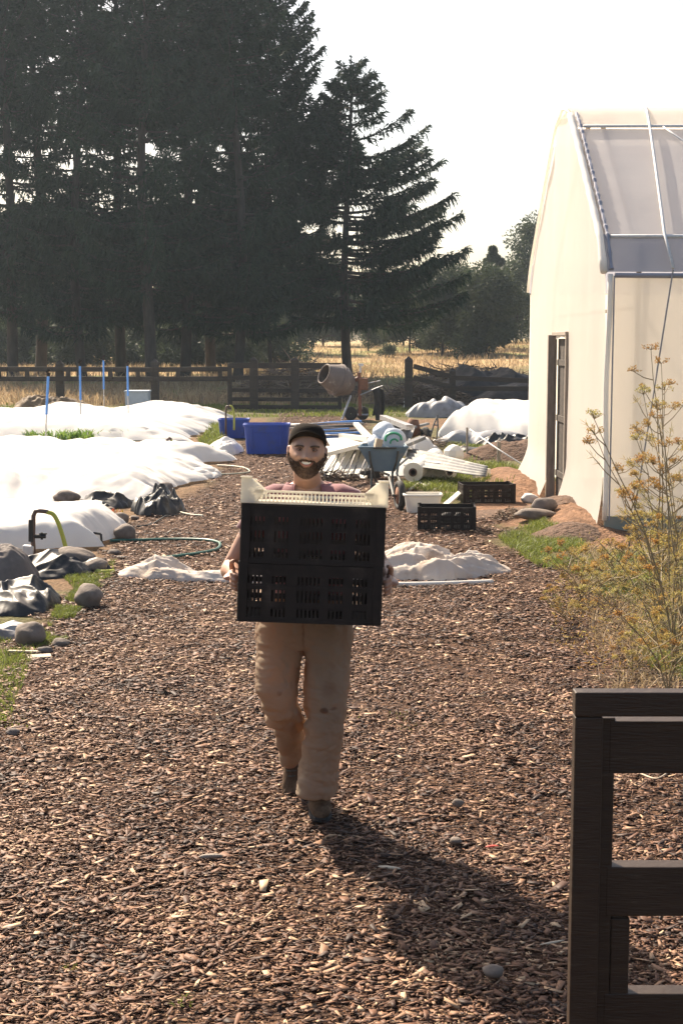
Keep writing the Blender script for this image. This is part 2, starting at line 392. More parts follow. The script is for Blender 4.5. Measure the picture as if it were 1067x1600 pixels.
    ad = n.new('ShaderNodeMath'); ad.operation = 'ADD'; l.new(vo.outputs['Distance'], ad.inputs[0]); l.new(noise(30), ad.inputs[1]); l.new(ad.outputs[0], b.inputs['Height']); l.new(b.outputs[0], p.inputs['Normal'])
    o = link('ground', me, m); tag(o, kind='structure'); return o
make_ground()

def attr_face(me, vals, k):
    a = me.attributes.new('tone', 'FLOAT', 'POINT'); a.data.foreach_set('value', np.repeat(vals, k).astype(np.float32))

# ---------------------------------------------------------------- wood chips (uncountable)
def make_chips():
    bands = [(3.6, 6, 8800, .76), (6, 9, 6200, .80), (9, 13, 3400, .92), (13, 19, 1200, 1.2), (19, 30, 420, 1.6), (30, 46, 130, 2.2)]
    P = []; S = []
    for y0, y1, den, sz in bands:
        hw = lambda y: .26 * y + .9
        n = int(den * (y1 - y0) * 2 * hw(y1)); y = rng.uniform(y0, y1, n); x = rng.uniform(-1, 1, n) * hw(y1)
        k = (np.abs(x) < hw(y)) & mulch(x, y); x = x[k]; y = y[k]
        P.append(np.stack([x, y], 1)); S.append(np.full(len(x), sz))
    P = np.concatenate(P); S = np.concatenate(S); kp = rng.random(len(P)) < .45 + .75 * ss(.32, .55, fbm(P[:, 0] * 1.6, P[:, 1] * 1.6, 57, 4)); P = P[kp]; S = S[kp] * (.8 + .45 * fbm(P[:, 0] * 2.2, P[:, 1] * 2.2, 58, 3)); n = len(P)
    cl = fbm(P[:, 0] * 3, P[:, 1] * 3, 51, 3)
    ln = rng.gamma(1.7, .0155, n) * S + .008; ln = np.minimum(ln, .095)
    wd = ln * rng.uniform(.12, .80, n); wd = np.clip(wd, .004, .040 * S); th = rng.uniform(.0008, .0028, n) * S
    big = rng.random(n) < .018; ln[big] = rng.uniform(.05, .11, big.sum()); wd[big] = ln[big] * rng.uniform(.2, .5, big.sum()); tiny = rng.random(n) < .3; ln[tiny] *= .6; wd[tiny] *= .5
    yaw = rng.normal(0, .8, n) + (rng.random(n) < .4) * rng.uniform(0, 3.14, n)
    px = rng.normal(0, .17, n); py = rng.normal(0, .15, n)
    cx = np.array([-1, 1, 1, -1, -1, 1, 1, -1.]); cy = np.array([-1, -1, 1, 1, -1, -1, 1, 1.]); cz = np.array([-1, -1, -1, -1, 1, 1, 1, 1.])
    jx = rng.uniform(.55, 1.0, (n, 4)); jy = rng.uniform(.15, 1.0, (n, 4)); jx = np.concatenate([jx, jx], 1); jy = np.concatenate([jy, jy], 1)
    X = cx * jx * ln[:, None] / 2; Y = cy * jy * wd[:, None] / 2; Z = cz * th[:, None] / 2
    c, s_ = np.cos(px)[:, None], np.sin(px)[:, None]; Y, Z = Y * c - Z * s_, Y * s_ + Z * c
    c, s_ = np.cos(py)[:, None], np.sin(py)[:, None]; X, Z = X * c - Z * s_, X * s_ + Z * c
    c, s_ = np.cos(yaw)[:, None], np.sin(yaw)[:, None]; X, Y = X * c - Y * s_, X * s_ + Y * c
    z0 = H(P[:, 0], P[:, 1]) + rng.uniform(.001, .020, n) + ln * np.abs(np.sin(py)) * .3
    V = np.stack([X + P[:, 0:1], Y + P[:, 1:2], Z + z0[:, None]], 2).reshape(-1, 3)
    q = np.array([[4, 5, 6, 7], [0, 1, 5, 4], [1, 2, 6, 5], [2, 3, 7, 6], [3, 0, 4, 7]])
    Fq = (np.arange(n)[:, None, None] * 8 + q[None]).reshape(-1, 4)
    me = arr_mesh('wood_chips', V, Fq)
    t = rng.beta(1.2, 2.3, n) * .95 + (cl - .5) * .6; t = np.where(rng.random(n) < .09, t + .45, t)
    attr_face(me, np.clip(t, 0, 1), 8)
    o = link('wood_chips', me, M['chips']); tag(o, 'brown wood chip mulch covering the path', kind='stuff')
    print('chips', n)
make_chips()

# ---------------------------------------------------------------- grass
def blades(name, pts, h, wd, lean, material, label, kind='stuff', tone=None):
    n = len(pts); a = rng.uniform(0, 6.283, n); hh = h * rng.uniform(.45, 1.15, n); ww = wd * rng.uniform(.6, 1.2, n)
    la = rng.uniform(0, 6.283, n); lm = hh * np.abs(rng.normal(0, lean, n)); z = H(pts[:, 0], pts[:, 1])
    bx, by = np.cos(a) * ww / 2, np.sin(a) * ww / 2; lx, ly = np.cos(la) * lm, np.sin(la) * lm
    zero = np.zeros(n)
    v = np.stack([np.stack([pts[:, 0] - bx, pts[:, 1] - by, z - .01], 1), np.stack([pts[:, 0] + bx, pts[:, 1] + by, z - .01], 1),
                  np.stack([pts[:, 0] + bx * .8 + lx * .4, pts[:, 1] + by * .8 + ly * .4, z + hh * .6], 1),
                  np.stack([pts[:, 0] - bx * .8 + lx * .4, pts[:, 1] - by * .8 + ly * .4, z + hh * .6], 1),
                  np.stack([pts[:, 0] + lx, pts[:, 1] + ly, z + hh * (1 - .2 * lean)], 1)], 1).reshape(-1, 3)
    i = np.arange(n)[:, None] * 5
    me = arr_mesh(name, v, [i + np.array([0, 1, 2, 3]), i + np.array([3, 2, 4])])
    attr_face(me, np.clip(rng.random(n) if tone is None else tone, 0, 1), 5)
    return tag(link(name, me, material), label, kind=kind)
def scatter(poly, n, dens=None):
    p = np.array(poly); x = rng.uniform(p[:, 0].min(), p[:, 0].max(), n * 3); y = rng.uniform(p[:, 1].min(), p[:, 1].max(), n * 3)
    k = inpoly(x, y, poly)
    if dens is not None: k &= rng.random(len(x)) < dens(x, y)
    return np.stack([x[k], y[k]], 1)[:n]
def PG(l): return [(G(a, b).x, G(a, b).y) for a, b in l]
clump = lambda s, a=.45, b=.6, f=1.6: (lambda x, y: ss(a, b, fbm(x * f, y * f, s, 3)))
g1 = scatter(PG([(778, 842), (800, 812), (835, 806), (860, 830), (915, 850), (905, 900), (840, 885)]), 7000, clump(61, .36, .58, 2.2))
g2 = scatter(PG([(700, 690), (760, 690), (826, 720), (826, 745), (800, 770), (690, 785), (620, 760), (690, 745)]), 11000, clump(62, .40, .58, 1.6))
blades('grass', g1, .085, .007, .9, M['grass'], 'bright green grass patch beside the path near the tunnel corner')
blades('grass', g2, .12, .013, .9, M['grass'], 'rough grass around the junk beside the tunnel door')
g3 = np.concatenate([scatter(PG([(60, 1010), (90, 950), (140, 905), (165, 925), (120, 960), (100, 1000)]), 5000, clump(63, .4, .55, 3)),
                     scatter(PG([(-60, 1180), (-30, 960), (60, 1000), (20, 1120)]), 4500, clump(64, .42, .55, 3)),
                     scatter(PG([(100, 905), (180, 880), (175, 905), (120, 925)]), 1500, clump(65, .4, .55, 3))])
blades('low_weeds', g3, .05, .008, .8, M['grass'], 'low green weeds along the left edge of the path')
g4 = scatter(PG([(960, 960), (900, 895), (905, 855), (1180, 850), (1260, 1080), (1020, 1060)]), 9000, clump(66, .42, .6, 1.6))
blades('grass', g4, .11, .007, 1.1, M['grass'], 'straggling green grass below the fennel plants', tone=rng.beta(1.6, 2, len(g4)))
g5 = scatter(PG([(930, 1010), (890, 900), (905, 865), (1180, 850), (1260, 1100), (940, 1085)]), 9000, clump(67, .35, .6, 2.2))
blades('dry_grass', g5, .13, .006, 1.3, M['dry'], 'dry brown grass below the fennel plants')
g6 = scatter([(-16, 40.5), (14, 40.5), (16, 49), (-18, 49)], 16000, clump(68, .35, .6, .5))
blades('grass', g6, .12, .03, .5, M['grass'], 'thin green grass in front of and under the wooden fence')
yy = 48 * np.power(120 / 48, rng.random(52000)); xx = rng.uniform(-.34, .34, len(yy)) * yy
k = rng.random(len(yy)) < .35 + .65 * ss(.35, .55, fbm(xx * .25, yy * .12, 69)); p7 = np.stack([xx, yy], 1)[k]
p7 = p7[~((p7[:, 0] > 8.5) & (p7[:, 1] > 60) & (p7[:, 1] < 72))]  # no golden blades inside the painted tree shadow
blades('dry_grass', p7, .46, .045, .6, M['dry'], 'tall dry golden grass in the field beyond the fence')

g8 = np.concatenate([scatter(PG([(a - r_, b - r_ * .5), (a + r_, b - r_ * .5), (a + r_, b + r_ * .5), (a - r_, b + r_ * .5)]), nn) for a, b, r_, nn in ((20, 1125, 26, 70), (112, 1515, 13, 26), (288, 1566, 14, 26), (632, 1130, 26, 60), (552, 1130, 12, 16), (310, 905, 14, 30), (870, 925, 20, 40))])
blades('low_weeds', g8, .030, .006, .9, M['grass'], 'tiny green weeds sprouting through the wood chips')
# ---------------------------------------------------------------- trees
def foliage_mesh(name, C, D, L, W, tone, droop=.3):
    """triangular sprays: C base points, D unit directions, L lengths, W widths"""
    n = len(C); r_ = rng.normal(0, 1, (n, 3)); s_ = np.cross(D, r_); s_ /= np.linalg.norm(s_, axis=1)[:, None] + 1e-9
    T = C + D * L[:, None]; T[:, 2] -= L * droop * rng.random(n); mid = C + D * (L * .35)[:, None]
    V = np.stack([C, mid + s_ * W[:, None] / 2, T, mid - s_ * W[:, None] / 2], 1).reshape(-1, 3)
    me = arr_mesh(name, V, np.arange(n * 4).reshape(-1, 4)); attr_face(me, np.clip(tone, 0, 1), 4); return me
def conifer(seed, h, base, spread, asym=None, dens=1.0, tiprise=.35, shape=.8, trunk_r=.28, dead=0, gap=None):
    """returns trunk, branches, needles meshes, origin at the foot"""
    rg = np.random.default_rng(seed); tb = MB()
    wob = lambda z: Vector((.18 * math.sin(z * .35 + seed), .18 * math.cos(z * .28 + seed * 2), z))
    zs = [0, .15, .5, 1.5, 3, 5, 8, 11, 14, 17, 20, 24]; zs = [z for z in zs if z < h - .5] + [h]
    tb.tube([wob(z) - wob(0) - Vector((0, 0, .2 if z == 0 else 0)) for z in zs], [trunk_r * (1.35 if z < .1 else 1.12 if z < .3 else 1) * max(.06, (1 - z / h) ** .8) for z in zs], 10)
    bb = MB(); Cs = []; Ds = []; Ls = []; Ws = []; Ts = []
    z = base
    while z < h - .3:
        t = (z - base) / (h - base)
        for b_ in range(7 if t < .85 else 5):
            az = rg.uniform(0, 6.283); L = spread * (1 - t) ** shape * rg.uniform(.55, 1.12) + .35
            if t < .12: L *= .75 + 2 * t
            if asym: L = asym(az, z) * rg.uniform(.72, 1.08) + .25
            if gap and rg.random() < gap(az, z): continue
            o = wob(z + rg.uniform(-.2, .2)) - wob(0); dr = np.array([math.cos(az), math.sin(az)])
            ns = max(4, int(L / .3)); s_ = np.linspace(0, 1, ns)
            sag = -(.35 - .75 * t) * L * .5 * s_ ** .9 + tiprise * L * s_ ** 2.4 * .8
            pts = np.stack([o.x + dr[0] * L * s_, o.y + dr[1] * L * s_, o.z + sag], 1)
            bb.tube([Vector(p) for p in pts[::2]] + [Vector(pts[-1])], [.035 * (1 - k / (len(pts[::2]) + 1)) * (L / 3 + .3) + .006 for k in range(len(pts[::2]) + 1)], 4, cap=False)
            m = int(L * 70 * dens); q = rg.random(m) ** .7; q = .1 + .9 * q
            base_p = np.stack([np.interp(q, s_, pts[:, i]) for i in range(3)], 1)
            side = rg.choice([-1, 1], m); sp = np.abs(rg.normal(0, 1, m)) * (.10 + .23 * L * .35) * (1.15 - q) * 1.1
            perp = np.array([-dr[1], dr[0]]); base_p[:, 0] += perp[0] * side * sp + dr[0] * sp * .5; base_p[:, 1] += perp[1] * side * sp + dr[1] * sp * .5
            base_p[:, 2] += rg.normal(0, .05, m) - sp * .18
            d = np.stack([dr[0] * .8 + perp[0] * side * .7, dr[1] * .8 + perp[1] * side * .7, np.full(m, .15)], 1) + rg.normal(0, .35, (m, 3))
            hang = rg.random(m) < (.35 if t < .5 else .1); d[hang, 2] -= 1.6
            d /= np.linalg.norm(d, axis=1)[:, None]
            Cs.append(base_p); Ds.append(d); Ls.append(rg.uniform(.14, .42, m) * (1 + .4 * hang)); Ws.append(rg.uniform(.045, .11, m)); Ts.append(rg.random(m) * .7 + .3 * q * rg.random())
        z += (.34 + .1 * rg.random()) * (1 if t > .1 else 1.2)
    # leader
    m = 160; q = rg.random(m); bp = np.stack([np.full(m, wob(h).x - wob(0).x), np.full(m, wob(h).y - wob(0).y), h - q * 1.6], 1); d = rg.normal(0, 1, (m, 3)); d[:, 2] = .5; d /= np.linalg.norm(d, axis=1)[:, None]
    Cs.append(bp); Ds.append(d); Ls.append(.1 + .3 * q); Ws.append(np.full(m, .06)); Ts.append(rg.random(m))
    tree = thing('tmp', (0, 0, 0), None, None)
    tr = tb.build('trunk', M['bark'], tree, smooth=True); br = bb.build('branches', M['bark'], tree)
    me = foliage_mesh('needles', np.concatenate(Cs), np.concatenate(Ds), np.concatenate(Ls), np.concatenate(Ws), np.concatenate(Ts))
    link('crown', me, M['needles'], tree)
    return tree
def put(tree, name, px, Y, rz, sc, label, cat, group, first):
    t = tree if first else copy_tree(tree)
    x = (px - 533.5) / F * (Y * math.cos(PITCH) + .3); t.name = name; t.location = (x, Y, Hs(x, Y)); t.rotation_euler = (0, 0, rz); t.scale = (sc, sc, sc)
    tag(t, label, cat, group); return t
gapf = lambda az, z: .72 if 7.5 < z < 12 else .2
variants = [conifer(11, 25, 3.2, 4.6, dens=1.0, gap=gapf), conifer(12, 23, 2.2, 4.3, dens=1.05, trunk_r=.24, gap=gapf), conifer(13, 27, 4.6, 5.0, dens=.95, trunk_r=.3, gap=gapf)]
spec = [(22, 68, 0, .9, 1, 'leftmost tall dark conifer behind the left fence'), (65, 72, 2, 1.3, 1, 'tall dark conifer with thick trunk, second from the left edge'),
        (130, 66, 1, 2.6, 1.0, 'dark conifer with low hanging branches behind the blue stakes'), (190, 70, 0, 4.1, .98, 'tall conifer with slender trunk behind the pale blue box'),
        (238, 63, 2, 5.3, .92, 'tall conifer whose trunk stands directly behind the second fence post'), (290, 67, 1, .4, 1.08, 'conifer with clean straight trunk right of the second fence post'),
        (330, 74, 0, 3.3, 1.02, 'conifer with thin reddish trunk in the dense row'), (372, 65, 1, 5.9, 1.0, 'dark conifer rising behind the left end of the wooden gate'),
        (-60, 70, 2, 2.0, 1.0, 'tall conifer cut by the left edge of the view')]
used = set()
for px, Y, v, rz, sc, lab in spec:
    put(variants[v], 'conifer', px, Y, rz, sc, lab, 'conifer', 'tall conifers behind the fence', v not in used); used.add(v)
# right-hand tree of the row, outline falls away to the right
t = conifer(21, 19.0, 3.6, 4.0, dens=1.3, tiprise=.5, trunk_r=.10, shape=.5)
put(t, 'conifer', 424, 70, 0, 1, 'conifer with very thin trunk at the right end of the dense row', 'conifer', 'tall conifers behind the fence', True)
def lone(az, z):
    c_ = math.cos(az); low = (6.2 - .40 * (z - 4.3)) if z < 11.2 else max(0, 15.2 - z) * .70
    if z < 4.3: low = 5.6
    left = 3.0 if z < 10.5 else max(0, 15.2 - z) * .62
    return left + (low - left) * max(0, c_) ** .6 if c_ > 0 else left
t = conifer(22, 15.2, 2.9, 3.6, asym=lone, dens=1.45, tiprise=.34, trunk_r=.26, shape=.62,
            gap=lambda az, z: .55 if (5.0 < z < 8.5 and math.cos(az) > -.7 and math.cos(az) < .3) else .08)
put(t, 'conifer', 543, 70, 0, 1, 'lone conifer with wide right side branches left of the open sky', 'conifer', None, True)

def bushy(seed, h, rx, base, n, lf=.3, clumps=14, pointed=0, trunk=True):
    rg = np.random.default_rng(seed); tree = thing('tmp', (0, 0, 0), None, None)
    tb = MB(); C = []; D = []; T = []
    top = base + (h - base) * .5
    tb.tube([(0, 0, -.2), (.05, 0, base * .6), (-.05, .05, top), (0, 0, h * .9)], [.16 * h / 8, .12 * h / 8, .07 * h / 8, .01], 7)
    for c in range(clumps):
        f = rg.random() ** .8; zc = base + (h - base) * (f * .86 + .06); r_ = rx * (1 - f * pointed) * math.sqrt(max(.05, 1 - (abs(f - .35) / .75) ** 2)) if pointed == 0 else rx * (1.02 - f) ** .8
        a = rg.uniform(0, 6.283); q = r_ * rg.uniform(.15, .8); cx, cy = math.cos(a) * q, math.sin(a) * q; cr = rx * rg.uniform(.26, .46) * (1 if pointed == 0 else (1.15 - f))
        m = n // clumps; d = rg.normal(0, 1, (m, 3)); d /= np.linalg.norm(d, axis=1)[:, None]; rr = cr * rg.random(m) ** .33 * (1 + .35 * (fbm(d[:, 0] * 2 + c, d[:, 1] * 2 + d[:, 2], seed) - .5) * 2)
        C.append(np.stack([cx + d[:, 0] * rr, cy + d[:, 1] * rr, zc + d[:, 2] * rr * .8], 1)); D.append(d + rg.normal(0, .5, (m, 3))); T.append(rg.random(m) * .6 + .4 * rg.random())
        tb.tube([(0, 0, min(zc - .3, base + (zc - base) * .4)), (cx * .6, cy * .6, zc - cr * .2), (cx, cy, zc + cr * .3)], [.05 * h / 8, .03 * h / 8, .01], 5)
    C = np.concatenate(C); D = np.concatenate(D); D /= np.linalg.norm(D, axis=1)[:, None]; m = len(C)
    tb.build('trunk', M['bark'], tree, smooth=True)
    link('crown', foliage_mesh('leaves', C, D, rg.uniform(.6, 1.3, m) * lf, rg.uniform(.5, 1, m) * lf * .6, np.concatenate(T), .2), M['leaves'], tree); return tree
BV = [bushy(31, 7.5, 3.6, .8, 26000, .22, 30), bushy(32, 6.0, 3.0, .2, 26000, .22, 26), bushy(33, 7.0, 2.4, .6, 20000, .2, 30, pointed=1), bushy(34, 11, 3.4, 1.5, 26000, .24, 32)]
bspec = [('broad dark round tree in the distance right of the lone conifer', 690, 98, 0, .82, 0), ('dark spreading tree on a short trunk before the tunnel', 760, 94, 1, .98, 2.0),
         ('small pointed conifer seen just right of the lone conifer trunk', 575, 108, 2, .62, 1.0), ('distant dark tree between the gate and the lone conifer', 470, 104, 0, .78, 3.0),
         ('low broad tree behind the gate', 420, 108, 1, .8, .6), ('hazy tree left of the broad dark tree', 630, 118, 3, .52, 4.4),
         ('tall leafy tree partly hidden by the tunnel', 846, 105, 3, .95, 2.4), ('lighter leafy tree left of the tunnel', 805, 118, 0, .9, 1.1),
         ('rounded far tree in the gap below the dense row', 325, 122, 1, .75, 5.2), ('rounded far tree behind the middle trunks', 265, 120, 0, .6, .2),
         ('rounded far tree behind the pale blue box', 205, 124, 1, .7, 1.2), ('rounded far tree behind the blue stakes', 140, 121, 0, .62, 2.2),
         ('rounded far tree near the left trunks', 85, 124, 1, .7, 3.4), ('rounded far tree at the left edge', 10, 120, 0, .68, 4.4), ('far tree beyond the left edge of the field', -60, 122, 1, .8, .4),
         ('far tree between trunks above the gate end', 380, 128, 3, .55, 1.7), ('hazy far tree right behind the lone conifer', 535, 130, 0, .75, 1.9), ('far low tree beside the tunnel', 870, 118, 1, 1.0, 0.9),
         ('far hazy tree behind the broad dark tree', 720, 130, 1, .9, .9), ('pointed top rising over the dark spreading tree', 768, 104, 2, 1.12, 2.9), ('broad dark tree between the lone conifer and the open sky', 640, 104, 0, .72, 3.7), ('dark low crown joining the two broad trees', 722, 97, 1, .92, 5.1), ('far tree just above the dry field behind the mixer', 600, 126, 1, 1.0, 2.6), ('hazy far tree left of the lone conifer trunk', 505, 122, 0, .85, 4.6), ('hazy far tree above the gate posts', 445, 132, 1, 1.15, 1.2), ('hazy far tree behind the straight trunk', 300, 134, 0, 1.0, 3.0), ('hazy far tree behind the blue stakes', 165, 134, 0, 1.0, 1.0), ('hazy far tree at the left trunks', 40, 134, 1, 1.1, 2.0), ('far tree filling the gap near the right', 790, 132, 3, .68, 2.8)]
used = set()
for lab, px, Y, v, sc, rz in bspec:
    put(BV[v], 'distant_tree' if v != 2 else 'distant_conifer', px, Y, rz, sc, lab, 'tree', 'distant trees beyond the field', v not in used); used.add(v)
# small shrubs under the trees
SH = bushy(41, 1.5, 1.2, .05, 4500, .14, 14)
for i, (px, Y, sc, lab) in enumerate([(-20, 84, 1.9, 'wide shrub at the left border of the field'), (70, 86, 1.7, 'shrub showing between the first and second trunks'), (160, 84, 1.8, 'low round shrub behind the blue stakes'), (235, 88, 1.8, 'shrub partly hidden by the trunk at the second fence post'), (285, 85, 1.5, 'shrub behind the clean straight trunk'), (375, 84, 1.3, 'shrub behind the trunk at the left end of the gate'), (440, 86, 1.5, 'brown green shrub behind the middle of the gate'), (45, 86, 1.6, 'rounded shrub under the leftmost trunks'), (110, 84, 1.7, 'rounded shrub between the left trunks'), (210, 86, 1.7, 'rounded shrub behind the pale blue box'), (262, 84, 1.6, 'rounded shrub right of the second fence post'), (310, 86, 1.8, 'rounded pale shrub behind the middle trunks'), (350, 84, 1.4, 'shrub left of the gate'), (395, 88, 1.2, 'shrub above the gate'), (605, 98, .6, 'small shrub in the dry grass')]):
    put(SH, 'shrub', px, Y, i * 1.3, sc, lab, 'shrub', 'shrubs in the field', i == 0)
# ---------------------------------------------------------------- plastic tunnel greenhouse
GX = 2.91; Y0 = 15.7; Y1 = 22.2; YC = 18.95; LEN = 16
prof = [(15.70, 0), (15.70, 2.85), (15.98, 3.26), (16.5, 3.66), (17.2, 4.19), (17.9, 4.70), (18.35, 4.98), (18.95, 5.12)]
def arch_z(y):
    q = YC - abs(y - YC)
    ys = [p[0] for p in prof[1:]]; zs = [p[1] for p in prof[1:]]; return float(np.interp(q, ys, zs))
gh = thing('polytunnel', (GX, YC, 0), 'large cream plastic film greenhouse with a narrow door opening on the right', 'greenhouse')
def gable():
    m = MB(); nU, nV = 70, 40
    def f(u, v):
        y = Y0 + (Y1 - Y0) * u; z = arch_z(y) * v
        fold = .035 * math.sin(y * 5.1 + .6 * math.sin(z)) * (.4 + .6 * math.sin(y * 1.7)) * (.5 + .5 * v) + .02 * (float(fbm(np.array([y * 3.]), np.array([z * 1.2]), 71)[0]) - .5)
        flare = -.16 * max(0, (.55 - z) / .55) ** 1.5 * (.5 + .9 * u)
        return (GX + fold + flare + (.0 if v < .98 else 0), y + (-.10 * max(0, .5 - z) if u < .02 else 0), z + .02)
    vs = [f(i / nU, j / nV) for j in range(nV + 1) for i in range(nU + 1)]; fs = []
    for j in range(nV):
        for i in range(nU):
            y = Y0 + (Y1 - Y0) * (i + .5) / nU; z = arch_z(y) * (j + .5) / nV
            if 18.42 < y < 19.5 and z < 2.2: continue
            fs.append((j * (nU + 1) + i, j * (nU + 1) + i + 1, (j + 1) * (nU + 1) + i + 1, (j + 1) * (nU + 1) + i))
    m.add(vs, fs); m.build('gable_film', M['film'], gh, smooth=True)
gable()
def gpanel(name, ya, yb, material, dz=0, sag=.0, x0=GX - .02, n=60):
    m = MB(); ks = [ya + (yb - ya) * k / 10 for k in range(11)]
    def f(u, v):
        y = ya + (yb - ya) * v; x = x0 + LEN * u ** 1.3
        z = arch_z(y) + dz + sag * math.sin(math.pi * v) * (.5 + .5 * math.sin(x * 3.1)) + .012 * (float(fbm(np.array([x * 1.5]), np.array([y * 3]), 73)[0]) - .5)
        return (x, y, z)
    m.grid(f, n, 10); return m.build(name, material, gh, smooth=True)
gpanel('roof_film', 15.98, 17.95, M['film_roof'], sag=-.02)
gpanel('roof_film', 17.94, YC, M['film'], dz=.03); gpanel('roof_film', YC, 19.9, M['film'], dz=.03); gpanel('roof_film', 19.88, 21.9, M['film_roof'])
gpanel('roof_skirt', 15.71, 16.02, M['film_skirt'], dz=.02)
gpanel('roof_skirt', 21.9, 22.2, M['film_skirt'], dz=.02)
m = MB(); m.grid(lambda u, v: (GX + LEN * u, Y0 + .015 * math.sin(u * 60) * math.sin(v * 3) + .02 * math.sin(u * 23 + v * 2) - .05 * max(0, .2 - v), .14 + 2.70 * v), 120, 14)
m.build('side_film', M['film'], gh, smooth=True)
m = MB(); m.grid(lambda u, v: (GX + LEN * u, Y1 + .02 * math.sin(u * 40), .02 + 2.83 * v), 60, 8); m.build('side_film', M['film'], gh, smooth=True)
m = MB(); m.box((GX + LEN / 2, Y0 - .03, .12), (LEN, .045, .17)); m.build('base_board', mat('board_green', (.24, .24, .19), (.30, .29, .23), .8, 5, bump=.3), gh, bevel=.005)
m = MB(); m.tube([(GX + .06 + LEN * k / 20, Y0 - .03, 2.845 - .006 * math.sin(k * 2)) for k in range(21)], .028, 8); m.build('eave_pipe', M['tape_blue'], gh, smooth=True)
m = MB(); m.tube([(GX + .06 + LEN * k / 20, 15.975, 3.285) for k in range(21)], .02, 8); m.build('roof_rail', M['rope'], gh, smooth=True)
m = MB(); m.tube([(GX + .06 + LEN * k / 20, 17.93, 4.76) for k in range(21)], .018, 8); m.build('roof_rail', M['rope'], gh, smooth=True)
edge = [(GX - .05, y, arch_z(y) + .005) for y in np.linspace(15.72, 18.3, 30)]
m = MB(); m.tube(edge, [.042 + .005 * math.sin(k * 1.9) for k in range(30)], 8); m.build('edge_roll', M['fleece'], gh, smooth=True)
m = MB(); m.tube([(GX + .03, y, arch_z(y) + .035 + .006 * math.sin(y * 61)) for y in np.linspace(15.72, 18.3, 60)], [.018 + .01 * (k % 3 == 0) for k in range(60)], 6); m.build('edge_strip', M['tape_blue'], gh)
m = MB(); m.tube([(GX - .04, y, arch_z(y) + .01) for y in np.linspace(18.3, 22.18, 24)], .02, 8); m.build('edge_roll', M['film'], gh, smooth=True)
m = MB(); m.tube([(GX + .012 * math.sin(z * 3), Y0 - .035, z) for z in np.linspace(.16, 2.86, 14)], .030, 8); m.build('corner_pole', M['fleece'], gh, smooth=True)
m = MB(); m.beam((GX + .052, Y0 - .045, .16), (GX + .052, Y0 - .045, 2.84), .014, .022, up=(0, 1, 0)); m.build('corner_tape', M['tape_blue'], gh)
m = MB(); m.box((GX - .035, 19.56, 1.1), (.12, .08, 2.24)); m.box((GX + .0, 18.41, 1.1), (.07, .05, 2.22)); m.box((GX - .01, 18.98, 2.235), (.07, 1.2, .05)); m.build('door_frame', M['wood_grey'], gh, bevel=.006)
m = MB()
for k in range(7): m.box((GX + .05 + .002 * (k % 2), 18.50 + k * .157, 1.09), (.02, .153, 2.16))
for z_ in (.35, 1.1, 1.85): m.box((GX + .03, 18.97, z_), (.02, 1.0, .08))
m.build('door', M['wood_dark'], gh, bevel=.003)  # dark boards added across the open doorway, standing in for its shaded interior
for k in range(8):
    x = GX + .35 + 2.1 * k; m = MB(); pts = [(x, Y0 + .12, 0)] + [(x, y, arch_z(y) - .10) for y in np.linspace(Y0 + .12, Y1 - .12, 28)] + [(x, Y1 - .12, 0)]
    m.tube(pts, .03, 7); m.beam((x, Y0 + .12, 2.5), (x, Y1 - .12, 2.5), .04, .04); m.build('hoop', M['wood_grey'], gh)
# ropes over the roof
def rope(pts, r, material, nm='tie_rope'): m = MB(); m.tube(pts, r, 6); return m.build(nm, material, gh, smooth=True)
rx = A(1037, 375, 15.98).x
top = A(1003, 176, 18.9)
rope([(top.x, 18.9, 5.175)] + [(top.x + (rx - top.x) * k / 12, 18.9 - (18.9 - 15.98) * k / 12, arch_z(18.9 - (18.9 - 15.98) * k / 12) + .06) for k in range(1, 13)] + [(rx + .02, 15.6, 2.92)], .017, M['rope'])
rope([(rx + .02, 15.6, 2.9), tuple((Vector((rx, 15.6, 2.9)) + GH(984, 862)) / 2), tuple(GH(980, 865))], .009, M['rope_grey'])
t2 = A(1035, 205, 17.9)
rope([(t2.x + k * .11, 17.9 - k * .17, arch_z(17.9 - k * .17) + .05) for k in range(11)], .011, M['rope'])
FILMTAIL = True

# ---------------------------------------------------------------- fence and gate
FB = 45.0
def fx(px, Y=FB): return (px - 533.5) / F * (Y * math.cos(PITCH) + .2)
def fz(py, Y=FB): return A(533, py, Y).z
POST = M['wood_dark']
def fpost(px, w_, top_, Y=FB, label=None, pointed=True, base=-.1):
    x = fx(px, Y); z = fz(top_, Y); m = MB(); m.box((x, Y, (z - .12 + base) / 2), (w_, .18, z - .12 - base))
    b = z - .12; m.add([(x - w_ / 2, Y - .09, b), (x + w_ / 2, Y - .09, b), (x + w_ / 2, Y + .09, b), (x - w_ / 2, Y + .09, b), (x, Y, z)], [(0, 1, 4), (1, 2, 4), (2, 3, 4), (3, 0, 4)])
    o = m
    return o
fence = thing('wooden_fence', (fx(150), FB, 0), 'dark wooden fence of two rails on thick posts running left from the gate', 'fence')
for px, tp in ((-60, 562), (95, 562), (243, 560)): fpost(px, .24, tp).build('post', POST, fence)
for py in (577, 592):
    m = MB(); x0, x1 = fx(-330), fx(357); n = 6
    for k in range(n): m.beam((x0 + (x1 - x0) * k / n + .01, FB - .12, fz(py) + .01 * math.sin(k * 2.3)), (x0 + (x1 - x0) * (k + 1) / n, FB - .12, fz(py) + .01 * math.sin(k * 2.3 + 2.3)), .06, .15)
    m.build('rail', POST, fence, bevel=.006)
for px in (2, 46, 110, 175, 218, 280, 345):
    m = MB(); m.box((fx(px), FB - .19, fz(584.5)), (.14, .05, fz(575) - fz(594))); m.build('picket', POST, fence)
gate = thing('wooden_gate', (fx(445), FB - .25, 0), 'dark five rail wooden gate with two pointed posts behind the blue bins', 'gate')
